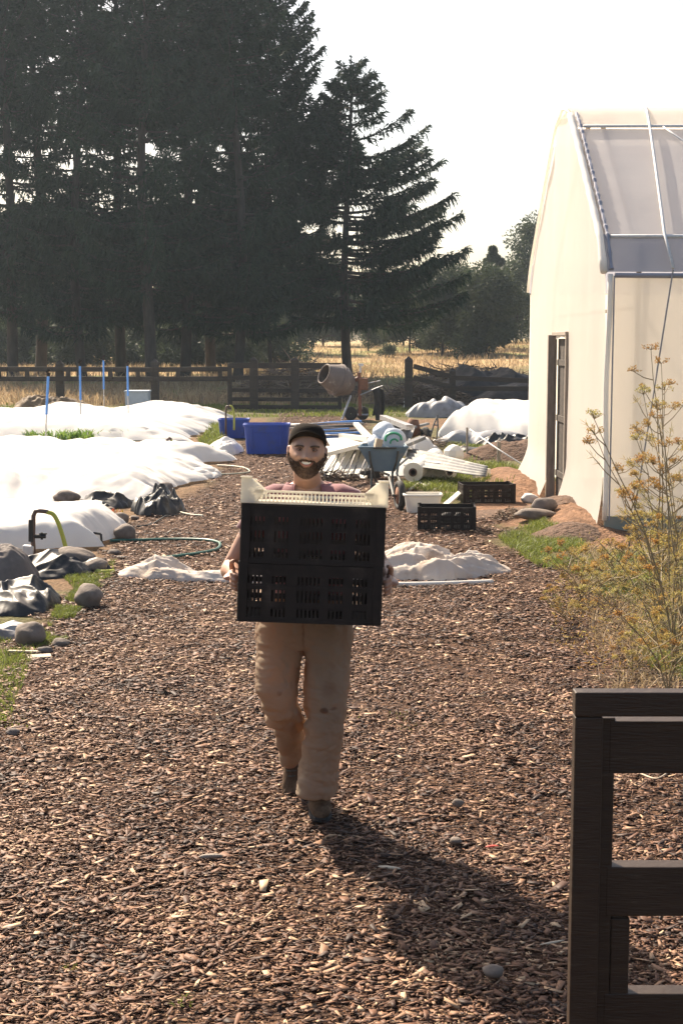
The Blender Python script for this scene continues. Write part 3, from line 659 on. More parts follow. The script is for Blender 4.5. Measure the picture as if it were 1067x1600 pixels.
for py, hh in ((571, .17), (590, .13), (609, .12), (623, .12), (635, .13)):
    m = MB(); m.beam((fx(358), FB - .3, fz(py)), (fx(533), FB - .3, fz(py) - (.0 if py < 600 else .02)), .05, hh); m.build('rail', POST, gate, bevel=.005)
for px, tp, w_ in ((361, 568, .14), (531, 590, .12)):
    m = MB(); m.box((fx(px), FB - .37, (fz(tp) + .05) / 2), (w_, .07, fz(tp) - .05)); m.build('stile', POST, gate, bevel=.005)
for px in (397, 461): fpost(px, .25, 557, FB - .55).build('post', POST, gate)
fr = thing('wooden_fence', (fx(700), FB, 0), 'dark wooden fence right of the mixer with a tall pointed post and sloping rails', 'fence')
for px, w_, tp in ((638, .25, 556), (706, .2, 574), (830, .2, 577), (950, .2, 580)): fpost(px, w_, tp).build('post', POST, fr)
for a_, b_ in (((645, 572), (703, 588)), ((645, 590), (703, 604)), ((703, 590), (830, 595)), ((703, 607), (830, 607)), ((830, 595), (950, 597)), ((830, 607), (950, 608))):
    m = MB(); m.beam((fx(a_[0]), FB - .13, fz(a_[1])), (fx(b_[0]), FB - .13, fz(b_[1])), .06, .15); m.build('rail', POST, fr, bevel=.005)

# ---------------------------------------------------------------- crumpled heaps
def heap(name, cx, cy, rx_, ry_, h, seed, material, label=None, cat=None, group=None, parent=None, rot=0, fold=3.0, flat=.55, irr=.22, nr=34, na=90, stretch=1.0, profile=None, zoff=0, solid=0, ridg=.7, kind=None, cloth=None):
    if cloth is None: cloth = 2 if 'black' in name else 1 if cat in ('cloth', 'tarpaulin', 'sheeting') else 0
    if cat in ('earth', 'mound'): flat = max(flat, 1.1)
    if cloth: flat = .8; nr = 48; na = 120; irr = .35
    ca, sa = math.cos(rot), math.sin(rot)
    R_, A_ = np.meshgrid(np.linspace(0, 1, nr + 1), np.linspace(0, 2 * math.pi, na, endpoint=False), indexing='ij')
    rad = 1 + irr * (fbm(np.cos(A_) * 1.6 + seed, np.sin(A_) * 1.6, seed, 4) - .5) * 2 * R_
    lx = R_ * np.cos(A_) * rx_ * rad; ly = R_ * np.sin(A_) * ry_ * rad
    q = fold; rr = ridge(lx * q / stretch + seed, ly * q, seed + 1, 4) ** 1.6; r2 = ridge(lx * q * 2.7 + 5, ly * q * 2.7 / stretch, seed + 2, 3)
    env = (1 - R_ ** 2.2) ** flat
    if cloth:
        F0 = folds(lx, ly, seed, fold / min(1, max(.3, rx_)) * .8, cloth == 2); z = h * (env * (.25 + .45 * fbm(lx * 1.6 + 3, ly * 1.6, seed + 4, 2) * 1.5) * (1 - ridg * .5) + env ** .5 * ridg * F0 * .75)
    else: z = h * env * ((1 - ridg) + ridg * rr + .22 * r2 * ridg) * (.7 + .6 * fbm(lx * 1.1 + 3, ly * 1.1, seed + 4, 2))
    if profile is not None: z = z * profile(lx, ly)
    if not cloth and cat in ('earth', 'heap', 'mound'): z = z + .10 * min(.5, h + .12) * env * (ridge(lx * 5, ly * 5, seed + 9, 4) + ridge(lx * 13, ly * 13, seed + 8, 3) * .6)
    X = cx + lx * ca - ly * sa; Y = cy + lx * sa + ly * ca; Z = H(X, Y) + z + .004 + zoff
    V = np.stack([X.ravel(), Y.ravel(), Z.ravel()], 1); i = np.arange(nr)[:, None] * na; k = np.arange(na)[None, :]; k2 = (k + 1) % na
    F_ = np.stack([(i + k).ravel(), (i + k2).ravel(), (i + na + k2).ravel(), (i + na + k).ravel()], 1)
    loc = np.array([cx, cy, Hs(cx, cy)]) if parent is None else np.array(ORG[parent.name])
    o = link(name, arr_mesh(name, V - loc, F_, True), material, parent, None if parent is not None else Vector(loc))
    if solid: s_ = o.modifiers.new('s', 'SOLIDIFY'); s_.thickness = solid
    return tag(o, label, cat, group, kind)
def fx_(px, Y): return (px - 533.5) / F * (Y * math.cos(PITCH) + .2)
# fleece over the vegetable beds
LENS = [(fx_(92, 30.6), 30.7, 1.02, .75), (fx_(193, 31.0), 31.0, .42, .5)]
def bedcover(name, poly, h, seed, label, n=130, lens=False, hump=None, ir=.35, mt='fleece'):
    """quad patch: poly = near-left, near-right, far-right, far-left in ground coordinates"""
    a, b, c, d = [np.array(p, float) for p in poly]
    u, v = np.meshgrid(np.linspace(0, 1, n), np.linspace(0, 1, n)); U = u[..., None]; W = v[..., None]
    P = a * (1 - U) * (1 - W) + b * U * (1 - W) + c * U * W + d * (1 - U) * W
    x, y = P[..., 0], P[..., 1]
    jr = (fbm(y * 1.3, y * 0 + seed, seed, 4) - .5) * 2 * ir * 1.6 * ss(.5, 1, u); jn = (fbm(x * 1.1, x * 0 + seed, seed + 5, 4) - .5) * 2 * ir
    x = x + jr; y = y + jn * (np.abs(v - .5) * 2) ** 3
    e = np.minimum(1, (1 - u) / .10) if True else 1
    env = np.clip(np.minimum(np.minimum(v / .10, (1 - v) / .10), (1 - u) / .09), 0, 1); env = np.minimum(env, np.clip(u / .12, 0, 1)) if lens is None else env; env = np.sin(env * math.pi / 2) ** .8
    bed = hump(v) if hump else .75 + .25 * np.sin(v * math.pi * 2 * 3)
    bumps = .55 + .7 * fbm(x * .8, y * .8, seed + 1, 3); wr = folds(x * .5 + y * .25, y * .55, seed + 2, 1.5) * .085 + folds(x, y * .6, seed + 3, 3.2) * .045 + folds(x * .6, y, seed + 4, 7) * .015 + np.exp(-(folds(x * .7 + y * .3, y, seed + 6, 2.2) / .16) ** 2) * -.03
    z = h * env * bed * bumps + wr * (.3 + env * .7) * min(1, h / .3) + .012
    if lens:
        for lx_, ly_, la, lb in LENS: z = z * (1 - .97 * np.exp(-(((x - lx_) / la) ** 2 + ((y - ly_) / lb) ** 2) ** 2))
    V = np.stack([x.ravel(), y.ravel(), (H(x, y) + z).ravel()], 1); i = (np.arange(n - 1)[None, :] + np.arange(n - 1)[:, None] * n).ravel()
    loc = V.mean(0); loc[2] = 0; o = link(name, arr_mesh(name, V - loc, np.stack([i, i + 1, i + 1 + n, i + n], 1), True), M[mt], None, Vector(loc))
    return tag(o, label, 'row cover', 'white fleece covers over the beds')
g = lambda px, py: (G(px, py).x, G(px, py).y)
bedcover('fleece_cover', [g(-420, 872), g(172, 862), g(200, 822), g(-420, 806)], .23, 81, 'near white fleece behind the yellow hose standpipe', hump=lambda v: .9 + .2 * np.sin(v * 3.1), ir=.2)
bedcover('fleece_cover', [g(-420, 800), g(250, 782), g(352, 722), (-3.6, 32.0)][:3] + [(-3.6, 32.4)][:0] + [(-16, 32.6)], .31, 82, 'large middle white fleece spreading from the black sheeting to the strip of seedlings', n=190, hump=lambda v: .40 + .6 * np.abs(np.sin(v * math.pi * 2.5)) + .2 * ss(.8, .9, v), lens=True)
bedcover('fleece_cover', [(-18, 32.0), (-3.3, 30.0), (-3.0, 39.5), (-20, 39.8)], .34, 83, 'far white fleece lying in front of the left fence', n=140, hump=lambda v: .6 + .5 * np.abs(np.sin(v * math.pi * 1.5 + .4)), ir=.5)
# right hand far cover
bedcover('fleece_cover', [(2.1, 31.8), (6.2, 29.5), (8.5, 38), (3.3, 37.5)], .55, 84, 'white fleece mound between the broken fence and the tunnel', n=90, ir=.4, lens=None, hump=lambda v: .8 + .3 * np.sin(v * 3))
def bedplants(name, px0, px1, y0, y1, n, label):
    p = np.stack([rng.uniform(fx(px0, y0), fx(px1, y0), n), rng.uniform(y0, y1, n)], 1); p = p[rng.random(n) < .3 + .7 * fbm(p[:, 0] * 2, p[:, 1] * 2, 77)]
    return blades(name, p, .30, .05, .7, M['lettuce'], label)
bedplants('seedling_row', 38, 146, 30.25, 31.2, 1300, 'green seedlings in the uncovered strip left of the blue stakes')
bedplants('seedling_row', 172, 214, 30.7, 31.3, 420, 'short strip of green seedlings between the white fleeces')
blades('low_weeds', scatter(PG([(312, 692), (335, 668), (352, 672), (345, 712), (318, 712)]), 1500), .2, .03, .5, M['grass'], 'green weeds at the end of the far white fleece')

# blue stakes with sprinkler heads
for i, (a_, b_, lab) in enumerate([((76, 588), (71, 694), 'blue sprinkler stake leaning slightly, the leftmost and nearest'), ((125.5, 572), (127, 668), 'straight blue stake above the seedlings, second from the left'), ((162, 563), (163, 630), 'tallest looking thin blue stake against the fence, third from the left'), ((199.5, 572), (201, 650), 'blue stake in front of the pale blue box')]):
    Y = [27.5, 33.2, 40.2, 36.5][i]; top_ = A(a_[0], a_[1], Y); bt = A(b_[0], b_[1], Y); d = (top_ - bt).normalized(); foot = bt + d * (-bt.z / d.z) if bt.z > 0 else bt
    th = thing('blue_stake', foot, lab, 'stake', 'blue sprinkler stakes in the beds')
    m = MB(); m.tube([foot - Vector((0, 0, .1)), foot.lerp(top_, .55)], .014, 8); m.build('riser_pipe', M['steel'], th)
    m = MB(); m.tube([foot.lerp(top_, .5), top_], .026, 8); m.build('blue_sleeve', M['blue_stake'], th)
    m = MB(); m.tube([top_, top_ + Vector((0, 0, .07))], .036, 8); m.tube([top_ + Vector((-.04, 0, .08)), top_ + Vector((.05, 0, .13))], .02, 6); m.tube([top_ + Vector((0, 0, .07)), top_ + Vector((0, 0, .16))], .014, 6); m.build('sprinkler_head', M['black_plastic'], th)
# pale blue box at the fence
bx = thing('storage_box', (fx(215, 43.5), 43.5, 0), 'pale blue box standing before the left fence', 'box')
xa, xb = fx(197, 43.3), fx(232, 43.3); m = MB(); m.box(((xa + xb) / 2, 43.5, .32), (xb - xa, .6, .6), taper=1.03); m.build('box_body', M['box_blue'], bx, bevel=.015)
m = MB(); m.box(((xa + xb) / 2, 43.5, .645), (xb - xa + .06, .66, .05)); m.build('lid', M['box_blue'], bx, bevel=.012)
m = MB(); m.box((xb - .08, 43.15, .1), (.06, .04, .05)); m.box((xb - .22, 43.15, .1), (.05, .04, .05)); m.build('latch', M['stone_white'], bx)
heap('straw_heap', fx(80, 42), 42.3, 1.3, .7, .5, 91, M['dry'], 'brown straw heap at the foot of the left fence', 'heap', fold=2)
# brush and compost beyond right fence
def twigs(name, cx, cy, rx_, ry_, h, n, seed, label, cat='heap', mt='brush', th=.02, kind=None):
    rg = np.random.default_rng(seed); d = rg.normal(0, 1, (n, 3)); d[:, 2] *= .35; d /= np.linalg.norm(d, axis=1)[:, None]
    a = rg.uniform(0, 6.283, n); r_ = np.sqrt(rg.random(n)); zz = h * (1 - r_ ** 2) * rg.random(n) ** .6
    C = np.stack([cx + rx_ * r_ * np.cos(a), cy + ry_ * r_ * np.sin(a), zz], 1); C[:, 2] += H(C[:, 0], C[:, 1]); loc = np.array([cx, cy, 0.]); LS = min(1.0, max(.10, rx_ * .45))
    me = foliage_mesh(name, C - loc, d, rg.uniform(.3, 1.1, n) * LS, np.full(n, th * 2.2 * min(1, LS + .3)), rg.random(n), .2)
    return tag(link(name, me, M[mt], None, Vector(loc)), label, cat, None, kind)
heap('compost_mound', fx(770, 48.5), 48.6, 3.6, 1.3, 1.25, 92, M['compost'], 'long dark compost mound behind the right fence', 'mound', fold=.8, flat=.5, ridg=.35)
heap('compost_mound', fx(860, 47), 47.3, 3.2, 1.0, 1.0, 93, M['compost'], 'dark mound running behind the tunnel corner', 'mound', fold=.8, ridg=.35)
twigs('brush_pile', fx(665, 47), 47.2, 1.6, .8, .9, 1600, 94, 'tangled brown brush pile beside the tall pointed post')
twigs('brush_pile', fx(735, 49), 49.6, 3.0, 1.2, 1.35, 3500, 95, 'dark branches heaped over the compost mound', mt='brush')
twigs('brush_pile', fx(470, 52), 52, 2.6, 1.2, 1.5, 2200, 96, 'brown brush pile seen through the gate')
heap('tarp_heap', fx(683, 41), 41, .95, .6, .72, 97, M['grey_sheet'], 'grey crumpled tarpaulin heap at the foot of the pointed post', 'tarpaulin', fold=1.8)
heap('grey_tarp', fx(755, 30.3), 30.0, 1.05, .45, .42, 98, M['grey_sheet'], 'grey sheet draped on the front of the right white fleece', 'tarpaulin', fold=1.5, ridg=.4, rot=.1)
heap('black_sheeting', fx(800, 29.2), 29.0, .75, .45, .42, 99, M['black_sheet'], 'crumpled black sheeting at the right white fleece near the tunnel', 'sheeting', fold=3.5)
heap('black_sheeting', fx(775, 28.5), 27.9, .9, .3, .16, 100, M['black_sheet'], 'low strip of black sheeting below the grey sheet', 'sheeting', fold=3)
heap('earth_bank', fx(800, 27), 26.2, 1.2, .8, .28, 101, M['soil'], 'brown earth bank left of the tunnel far corner', 'earth', fold=2, ridg=.4)
twigs('white_rag', fx(634, 46), 45.8, .12, .1, .4, 20, 7, 'scrap of white film hanging beside the pointed post', 'rag', 'fleece', .1)
for px, py in ((631, 612),):
    pass

# ---------------------------------------------------------------- left side clutter
def hs(px, py): return GH(px, py)
def heap_px(name, pxa, pxb, py_base, depth, h, seed, material, label, cat, **k):
    a = GH(pxa, py_base); b = GH(pxb, py_base); return heap(name, (a.x + b.x) / 2, (a.y + b.y) / 2 + depth * .85, abs(b.x - a.x) / 2, depth, h, seed, material, label, cat, **k)
heap_px('black_sheeting', 196, 284, 806, .62, .46, 111, M['black_sheet'], 'shiny crumpled black sheeting gathered at the right end of the middle fleece', 'sheeting', fold=2.6)
heap_px('black_sheeting', 118, 206, 797, .42, .24, 112, M['black_sheet'], 'black sheeting folds left of the gathered pile', 'sheeting', fold=3)
heap_px('black_sheeting', -20, 158, 903, .42, .26, 113, M['black_sheet'], 'black sheeting along the front of the near fleece beside the standpipe', 'sheeting', fold=2.6)
heap_px('black_sheeting', -40, 74, 962, .45, .27, 114, M['black_sheet'], 'large fold of black sheeting at the left edge above the stones', 'sheeting', fold=1.8)
heap_px('black_sheeting', -50, 40, 1000, .22, .12, 115, M['grey_sheet'], 'pale grey sheet edge at the left picture border', 'sheeting', fold=2)
heap_px('soil_mound', -60, 52, 918, .35, .34, 116, M['stone_dark'], 'dark rounded earth mound at the left edge beside the red taped pipe', 'earth', fold=2.5, ridg=.3)
heap_px('white_cloth', 318, 376, 712, .9, .30, 117, M['fleece'], 'small crumpled white fleece in front of the blue bins', 'cloth', fold=1.6)
heap_px('white_cloth', 284, 344, 748, .55, .16, 118, M['fleece'], 'white fleece scrap with a loose cord at the path edge', 'cloth', fold=2)
heap_px('white_cloth', 262, 312, 724, .5, .22, 119, M['fleece'], 'crumpled white fleece end beside the small standpipe', 'cloth', fold=2)
# stones
def stone(px, py, r, mt, lab, seed, sq=(1, 1, .85), cat='stone', group='round stones at the left path edge'):
    p = GH(px, py); m = MB(); m.ball((p.x, p.y + r * .5, p.z + r * sq[2] * .8), (r * sq[0], r * sq[1], r * sq[2]), nu=22, nv=16, jit=.16, seed=seed)
    return tag(m.build('stone', M[mt], smooth=True), lab, cat, group)
stone(137, 950, .118, 'stone', 'round brown stone beside the green weeds', 1); stone(45, 1010, .108, 'stone', 'round stone low on the left above a pale chip', 2)
stone(195, 846, .105, 'stone', 'stone at the end of the green hose', 3, (1.2, 1, .95)); stone(186, 820, .10, 'stone', 'flat stone between the fleece and the dark cord', 4, (1.2, 1, .75))
stone(113, 892, .15, 'stone', 'pale rounded stone holding the black sheeting beside the yellow hose', 5, (1.35, 1, .8)); stone(150, 895, .085, 'stone', 'small grey stone just right of the yellow hose', 6, (1.2, 1, .8))
stone(104, 788, .12, 'stone', 'brown stone on the black sheeting left of the red plants', 7, (1.5, 1, .8)); stone(258, 772, .11, 'stone_dark', 'dark stone on top of the gathered black sheeting', 8, (1.2, 1, .8))
for i in range(9):
    px, py = [(160, 792), (172, 800), (140, 806), (178, 868), (60, 905), (95, 1012), (70, 1022), (210, 812), (20, 1150)][i]
    stone(px, py, [.06, .05, .04, .05, .05, .05, .04, .04, .03][i], 'stone' if i % 2 else 'stone_dark', ['small stone under the black folds', 'little stone left of the flat stone', 'pebble beside the red seedlings', 'pebble at the corner of the near fleece', 'small stone at the standpipe foot', 'pebble right of the low round stone', 'tiny pebble below the low round stone', 'pebble at the edge of the chips', 'pebble on the left border of the path'][i], 20 + i, (1.3, 1, .7), group='pebbles at the left path edge')
m = MB(); p = GH(62, 1030); m.box((p.x, p.y, p.z + .02), (.16, .07, .012), Rz(.3) @ Rx(.1)); tag(m.build('wood_offcut', M['wood_pale'], bevel=.003), 'pale flat offcut of wood below the low round stone', 'wood')
m = MB(); p = GH(40, 1022); m.box((p.x, p.y, p.z + .02), (.24, .03, .01), Rz(-.1)); tag(m.build('wood_offcut', M['wood_pale']), 'thin pale splinter beside the low round stone', 'wood')
pp = scatter(PG([(118, 800), (160, 795), (200, 805), (190, 815), (125, 815)]), 260)
blades('red_seedlings', pp, .10, .02, .7, mat('redleaf', (.45, .06, .04), (.30, .35, .06), .6, 4, attr='tone', trans=.3), 'small red and green seedlings between the black sheeting and the fleece')
# standpipe with yellow hose
sp = GH(56, 880); Ysp = sp.y
th = thing('standpipe', sp, 'brown tap standpipe with a curved yellow hose and red tape on the left', 'tap')
q = lambda px, py, Y=Ysp: A(px, py, Y)
m = MB(); m.tube([sp - Vector((0, 0, .1)), q(52, 845), q(53, 806), q(56, 799), q(62, 798), q(76, 800)], [.022, .022, .022, .022, .022, .02], 10); m.build('riser_pipe', M['pipe_brown'], th, smooth=True)
m = MB(); m.tube([q(50, 812), q(50, 846)], .03, 10); m.tube([q(52, 838), q(72, 838)], .02, 8); m.beam(q(66, 832), q(66, 843), .02, .02); m.beam(q(62, 834), q(74, 834), .016, .012); m.build('valve', M['rubber'], th)
m = MB(); m.box(q(45, 860), (.11, .09, .10), Ry(.1)); m.build('white_block', M['stone_white'], th, bevel=.012)
m = MB(); m.tube([q(46, 865), q(48, 898)], [.028, .022], 8); m.beam(q(52, 868), q(54, 900), .03, .012); m.build('red_tape', M['red_tape'], th)
m = MB(); a_ = [q(74, 800), q(84, 804), q(92, 818), q(98, 836), q(106, 862), q(120, 884), GH(140, 893) + Vector((0, 0, .03)), GH(160, 897) + Vector((0, 0, .02)), GH(178, 896) + Vector((0, 0, .02))]
m.tube(curve_pts(a_, 60), .021, 10); m.build('yellow_hose', M['hose_yellow'], th, smooth=True)
# second, small standpipe
sp = GH(265, 722); Y2 = sp.y; th = thing('standpipe', sp, 'small standpipe with short yellow hose standing in the middle fleece', 'tap')
q = lambda px, py: A(px, py, Y2)
m = MB(); m.tube([sp - Vector((0, 0, .1)), q(262, 712), q(261, 688), q(265, 684.5), q(268, 687)], .028, 8); m.tube([q(262, 708), q(270, 708)], .022, 6); m.tube([q(261, 690), q(261, 706)], .036, 8); m.build('riser_pipe', M['pipe_brown'], th, smooth=True)
m = MB(); m.tube(curve_pts([q(267, 685), q(270, 695), q(271, 710), q(274, 722)], 16), .02, 8); m.build('yellow_hose', M['hose_yellow'], th, smooth=True)
m = MB(); m.box(q(258, 719), (.1, .08, .12)); m.build('white_block', M['stone_white'], th, bevel=.01)
# third at the far bins
sp = GH(353, 690); Y3 = sp.y + .5; th = thing('standpipe', (sp.x, Y3, 0), 'tap standpipe with yellow hose hooked over the smaller blue bin', 'tap')
q = lambda px, py: A(px, py, Y3)
m = MB(); m.tube([(q(353, 660).x, Y3, -.1), q(353, 645), q(354, 635), q(359, 634), q(360, 637)], .022, 8); m.build('riser_pipe', M['pipe_brown'], th, smooth=True)
m = MB(); m.tube(curve_pts([q(359, 634), q(363, 636), q(366, 648), q(366, 672)], 16), .022, 8); m.build('yellow_hose', M['hose_yellow'], th, smooth=True)
def hose(name, pxs, r, mt, lab):
    pts = [GH(a, b) + Vector((0, 0, r + .008)) for a, b in pxs]; m = MB(); m.tube(curve_pts(pts, 70), r, 8); return tag(m.build(name, M[mt], smooth=True), lab, 'hose')
hose('garden_hose', [(172, 848), (215, 847), (262, 846), (300, 846), (330, 848), (344, 853), (338, 862), (310, 868), (280, 872), (252, 876), (230, 882)], .016, 'hose_green', 'green garden hose looping over the wood chips')
hose('thin_hose', [(278, 782), (282, 796), (276, 800), (296, 806), (318, 808)], .011, 'hose_pale', 'pale cord trailing from the gathered black sheeting')
hose('thin_hose', [(205, 826), (235, 822), (250, 814), (262, 808), (290, 806)], .010, 'rubber', 'dark cord lying between the stones and the black sheeting')
hose('thin_hose', [(340, 729), (360, 730), (382, 733), (390, 739), (372, 742), (330, 744)], .014, 'hose_pale', 'pale looped cord beside the white fleece scrap')
m = MB(); p = GH(160, 852); m.tube([p, p + Vector((-.01, 0, .12))], .012, 8); m.tube([p + Vector((-.01, 0, .12)), p + Vector((-.09, 0, .13))], .012, 8); tag(m.build('pipe_elbow', M['rubber']), 'short black pipe elbow sticking up at the hose end', 'pipe')

# ---------------------------------------------------------------- blue bins
def bin_(px0, px1, py0, py1, dep, label, band):
    p = GH((px0 + px1) / 2, py1); Y = p.y; wd = (px1 - px0) / F * (Y + .1); h = A(0, py0, Y).z; th = thing('blue_bin', (p.x, Y + dep / 2, p.z), label, 'bin', 'blue plastic bins')
    cx, cy = p.x, Y + dep / 2
    def rr(k, z, ins=0):
        a, b, c_ = wd / 2 * k - ins, dep / 2 * k - ins, .10; out = []
        for sx, sy, t0 in ((1, 1, 0), (-1, 1, 90), (-1, -1, 180), (1, -1, 270)):
            for t in (0, 22, 45, 68, 90): tt = R(t0 + t); out.append(Vector((cx + sx * (a - c_) + c_ * math.cos(tt), cy + sy * (b - c_) + c_ * math.sin(tt), p.z + z)))
        return out
    m = MB(); m.loft([rr(.86, .01), rr(.88, .02), rr(.985, h - .06), rr(.985, h - .01), rr(.985, h - .01, .03), rr(.86, .05, .03)], True); m.build('bin_body', M['blue_plastic'], th, bevel=.006)
    m = MB(); m.loft([rr(1.02, h - .055), rr(1.035, h - .02), rr(1.03, h), rr(.985, h + .002), rr(.98, h - .03)], False); m.build('rim', M['blue_plastic'], th, smooth=True)
    for k in (-1, 1):
        m = MB(); m.beam((cx + k * wd * .31, cy - dep / 2 * .96, p.z + .1), (cx + k * wd * .33, cy - dep / 2 * 1.0, p.z + h - .06), .05, .02, up=(0, 1, 0)); m.build('rib', M['blue_plastic'], th, bevel=.006)
    if band:
        m = MB(); m.box((cx, cy - dep / 2 * .985, p.z + h * .72), (wd * .5, .02, .02), Rx(.08)); m.build('moulding', M['blue_plastic'], th)
bin_(341, 388, 655, 686, .6, 'smaller far blue bin with a tap hose over it', False)
bin_(381, 452, 663, 711, .62, 'larger near blue bin just left of the man\'s head', True)

# ---------------------------------------------------------------- pile of sheets, tubes and pipes
def sheet_px(name, pts, z0, z1, lab, mt='zinc', corr=0, th=.02, cat='sheet', group=None, n=60):
    """pts near-left, near-right, far-right, far-left pixel corners lying between heights z0 (near) and z1 (far)"""
    P = [G(*pts[0], z0), G(*pts[1], z0), G(*pts[2], z1), G(*pts[3], z1)]; m = MB()
    def f(u, v):
        p = P[0] * (1 - u) * (1 - v) + P[1] * u * (1 - v) + P[2] * u * v + P[3] * (1 - u) * v
        return (p.x, p.y, p.z + (corr * math.sin(v * 2 * math.pi * 5) if corr else 0) + .01 * math.sin(u * 5))
    m.grid(f, n if not corr else 12, 4 if not corr else 84); o = m.build(name, M[mt], smooth=bool(corr), solid=th); return tag(o, lab, cat, group)
white = 'white_plastic'
sheet_px('plastic_sheet', [(492, 747), (572, 747), (585, 698), (506, 698)], .04, .34, 'white ribbed plastic sheet lying between the man\'s head and the wheelbarrow', white, corr=0)
for k in range(9):
    a = G(497 + k * 9, 744, .08 + .01 * (k % 3)); b = G(522 + k * 7.5 + 4 * math.sin(k * 2), 702, .37 + .02 * (k % 2)); m = MB(); m.tube([a, a.lerp(b, .5) + Vector((0, 0, .01)), b], .011, 6)
    tag(m.build('thin_rod', M['rope_grey'] if k % 2 else M['rubber'], smooth=True), 'thin dark rod lying lengthwise on the white ribbed sheet', 'rod', 'thin rods on the white ribbed sheet')
sheet_px('plastic_sheet', [(520, 704), (640, 700), (628, 684), (510, 686)], .40, .46, 'white sheet on top of the junk pile behind the man\'s head', white)
sheet_px('plastic_sheet', [(586, 680), (640, 690), (648, 668), (600, 662)], .25, .42, 'grey panel leaning behind the fertiliser bags', 'zinc')
sheet_px('plastic_sheet', [(600, 745), (700, 745), (690, 722), (600, 716)], .06, .30, 'white sheet lying right of the wheelbarrow', white)
sheet_px('corrugated_sheet', [(630, 728), (758, 744), (762, 727), (638, 700)], .22, .34, 'long grey corrugated roof sheet lying right of the wheelbarrow', 'zinc', corr=.022, th=.006)
def bar_px(name, a, za, b, zb, w_, h_, mt, lab, cat='bar', grp=None):
    m = MB(); m.beam(G(*a, za), G(*b, zb), w_, h_); return tag(m.build(name, M[mt], bevel=.004), lab, cat, grp)
bar_px('white_gutter', (500, 712), .5, (572, 693), .52, .10, .06, white, 'white channel laid across the junk pile', 'gutter')
bar_px('white_gutter', (556, 662), .35, (582, 690), .52, .12, .06, white, 'white board leaning up left of the fertiliser bags', 'board')
bar_px('white_gutter', (533, 681), .50, (577, 686), .52, .10, .08, white, 'short white tube lying left of the bags', 'tube')
bar_px('metal_frame', (598, 652), .5, (640, 668), .5, .14, .10, 'steel', 'grey metal box section behind the bags', 'metal')
bar_px('metal_frame', (612, 676), .45, (668, 662), .35, .08, .05, 'zinc', 'bent zinc strip behind the fertiliser bags', 'metal')
bar_px('metal_frame', (622, 700), .45, (660, 684), .45, .12, .06, 'zinc', 'zinc profile lying right of the bags', 'metal')
bar_px('white_gutter', (740, 741), .12, (764, 738), .12, .05, .12, white, 'white end bracket of the corrugated sheet', 'bracket')
rp = random.Random(5)
for k in range(16):
    y0 = 660 + k * 1.5; a = (440 + rp.uniform(0, 55), y0 + rp.uniform(0, 6)); b = (548 + rp.uniform(-8, 22), y0 - rp.uniform(0, 5) + 3)
    m = MB(); pa = G(*a, .12 + .02 * (k % 3)); pb = G(*b, .12 + .02 * (k % 3)); m.tube([pa, pa.lerp(pb, .5) + Vector((0, 0, rp.uniform(-.02, .03))), pb], rp.choice((.018, .025, .032)), 8)
    c_ = ['blue_stake', 'steel', 'rubber', 'zinc', 'rope_grey'][k % 5]
    tag(m.build('long_pipe', M[c_], smooth=True), {'blue_stake': 'blue', 'steel': 'rusty grey steel', 'rubber': 'black plastic', 'zinc': 'pale zinc', 'rope_grey': 'brown'}[c_] + ' pipe in the stack of long pipes behind the man\'s cap', 'pipe', {'blue_stake': 'blue', 'steel': 'steel', 'rubber': 'black', 'zinc': 'zinc', 'rope_grey': 'brown'}[c_] + ' pipes in the stack')
# rolls of film
def roll(c0, c1, r, lab, mt='white_plastic'):
    th = thing('film_roll', (c0.x, c0.y, 0), lab, 'roll', 'rolls of white film'); d = (c1 - c0).normalized(); L = (c1 - c0).length
    rot = d.to_track_quat('Z', 'Y').to_matrix(); m = MB(); m.lathe([(r * .42, 0), (r, .005), (r * 1.02, L * .5), (r, L - .005), (r * .42, L)], 24, c0, rot); m.build('roll_film', M[mt], th, smooth=False)
    m = MB(); m.lathe([(r * .28, -.02), (r * .42, -.02), (r * .42, L + .02), (r * .28, L + .02), (r * .28, -.02)], 20, c0, rot); m.build('core', M['pipe_brown'], th, smooth=False)
roll(G(645, 738, .17), G(672, 716, .17) + Vector((.1, .3, 0)), .15, 'white film roll with brown core facing the camera beside the wheelbarrow')
roll(G(702, 738, .12), G(672, 728, .12), .12, 'smaller white film roll pointing right under the corrugated sheet')
m = MB(); p = G(708, 712, .22); m.ball(p, (.19, .2, .19), nu=9, nv=6, jit=.1, seed=3); tag(m.build('white_sack', M['white_plastic'], smooth=False, bevel=.01), 'white angular plastic lump at the left end of the grass', 'sack')
heap('white_cloth', G(655, 712, .0).x, G(655, 712, 0).y, .45, .35, .38, 131, M['fleece'], 'white sheeting bundle behind the corrugated sheet', 'cloth', fold=1.4)
hose('bent_pipe', [(640, 768), (665, 752), (700, 741), (730, 741), (748, 747)], .02, 'hose_pale', 'bent pale pipe arching over the ground right of the wheelbarrow')
hose('bent_pipe', [(655, 757), (668, 762), (672, 750), (690, 744), (712, 752)], .018, 'hose_pale', 'twisted pale pipe piece in front of the film rolls')
twigs('dry_twigs', G(600, 742).x, G(600, 742).y, .8, .5, .12, 260, 133, 'brown dry twigs under the white ribbed sheet', 'twigs', th=.012)
heap('dark_tray', G(577, 748).x, G(577, 748).y, .16, .12, .16, 134, M['black_plastic'], 'black plastic tray at the foot of the white ribbed sheet', 'tray', ridg=.2, flat=.15, irr=.05)
pp = G(520, 752); twigs('dark_weeds', pp.x, pp.y, .55, .15, .14, 200, 135, 'dark low weeds at the end of the white ribbed sheet', 'weeds', th=.03)

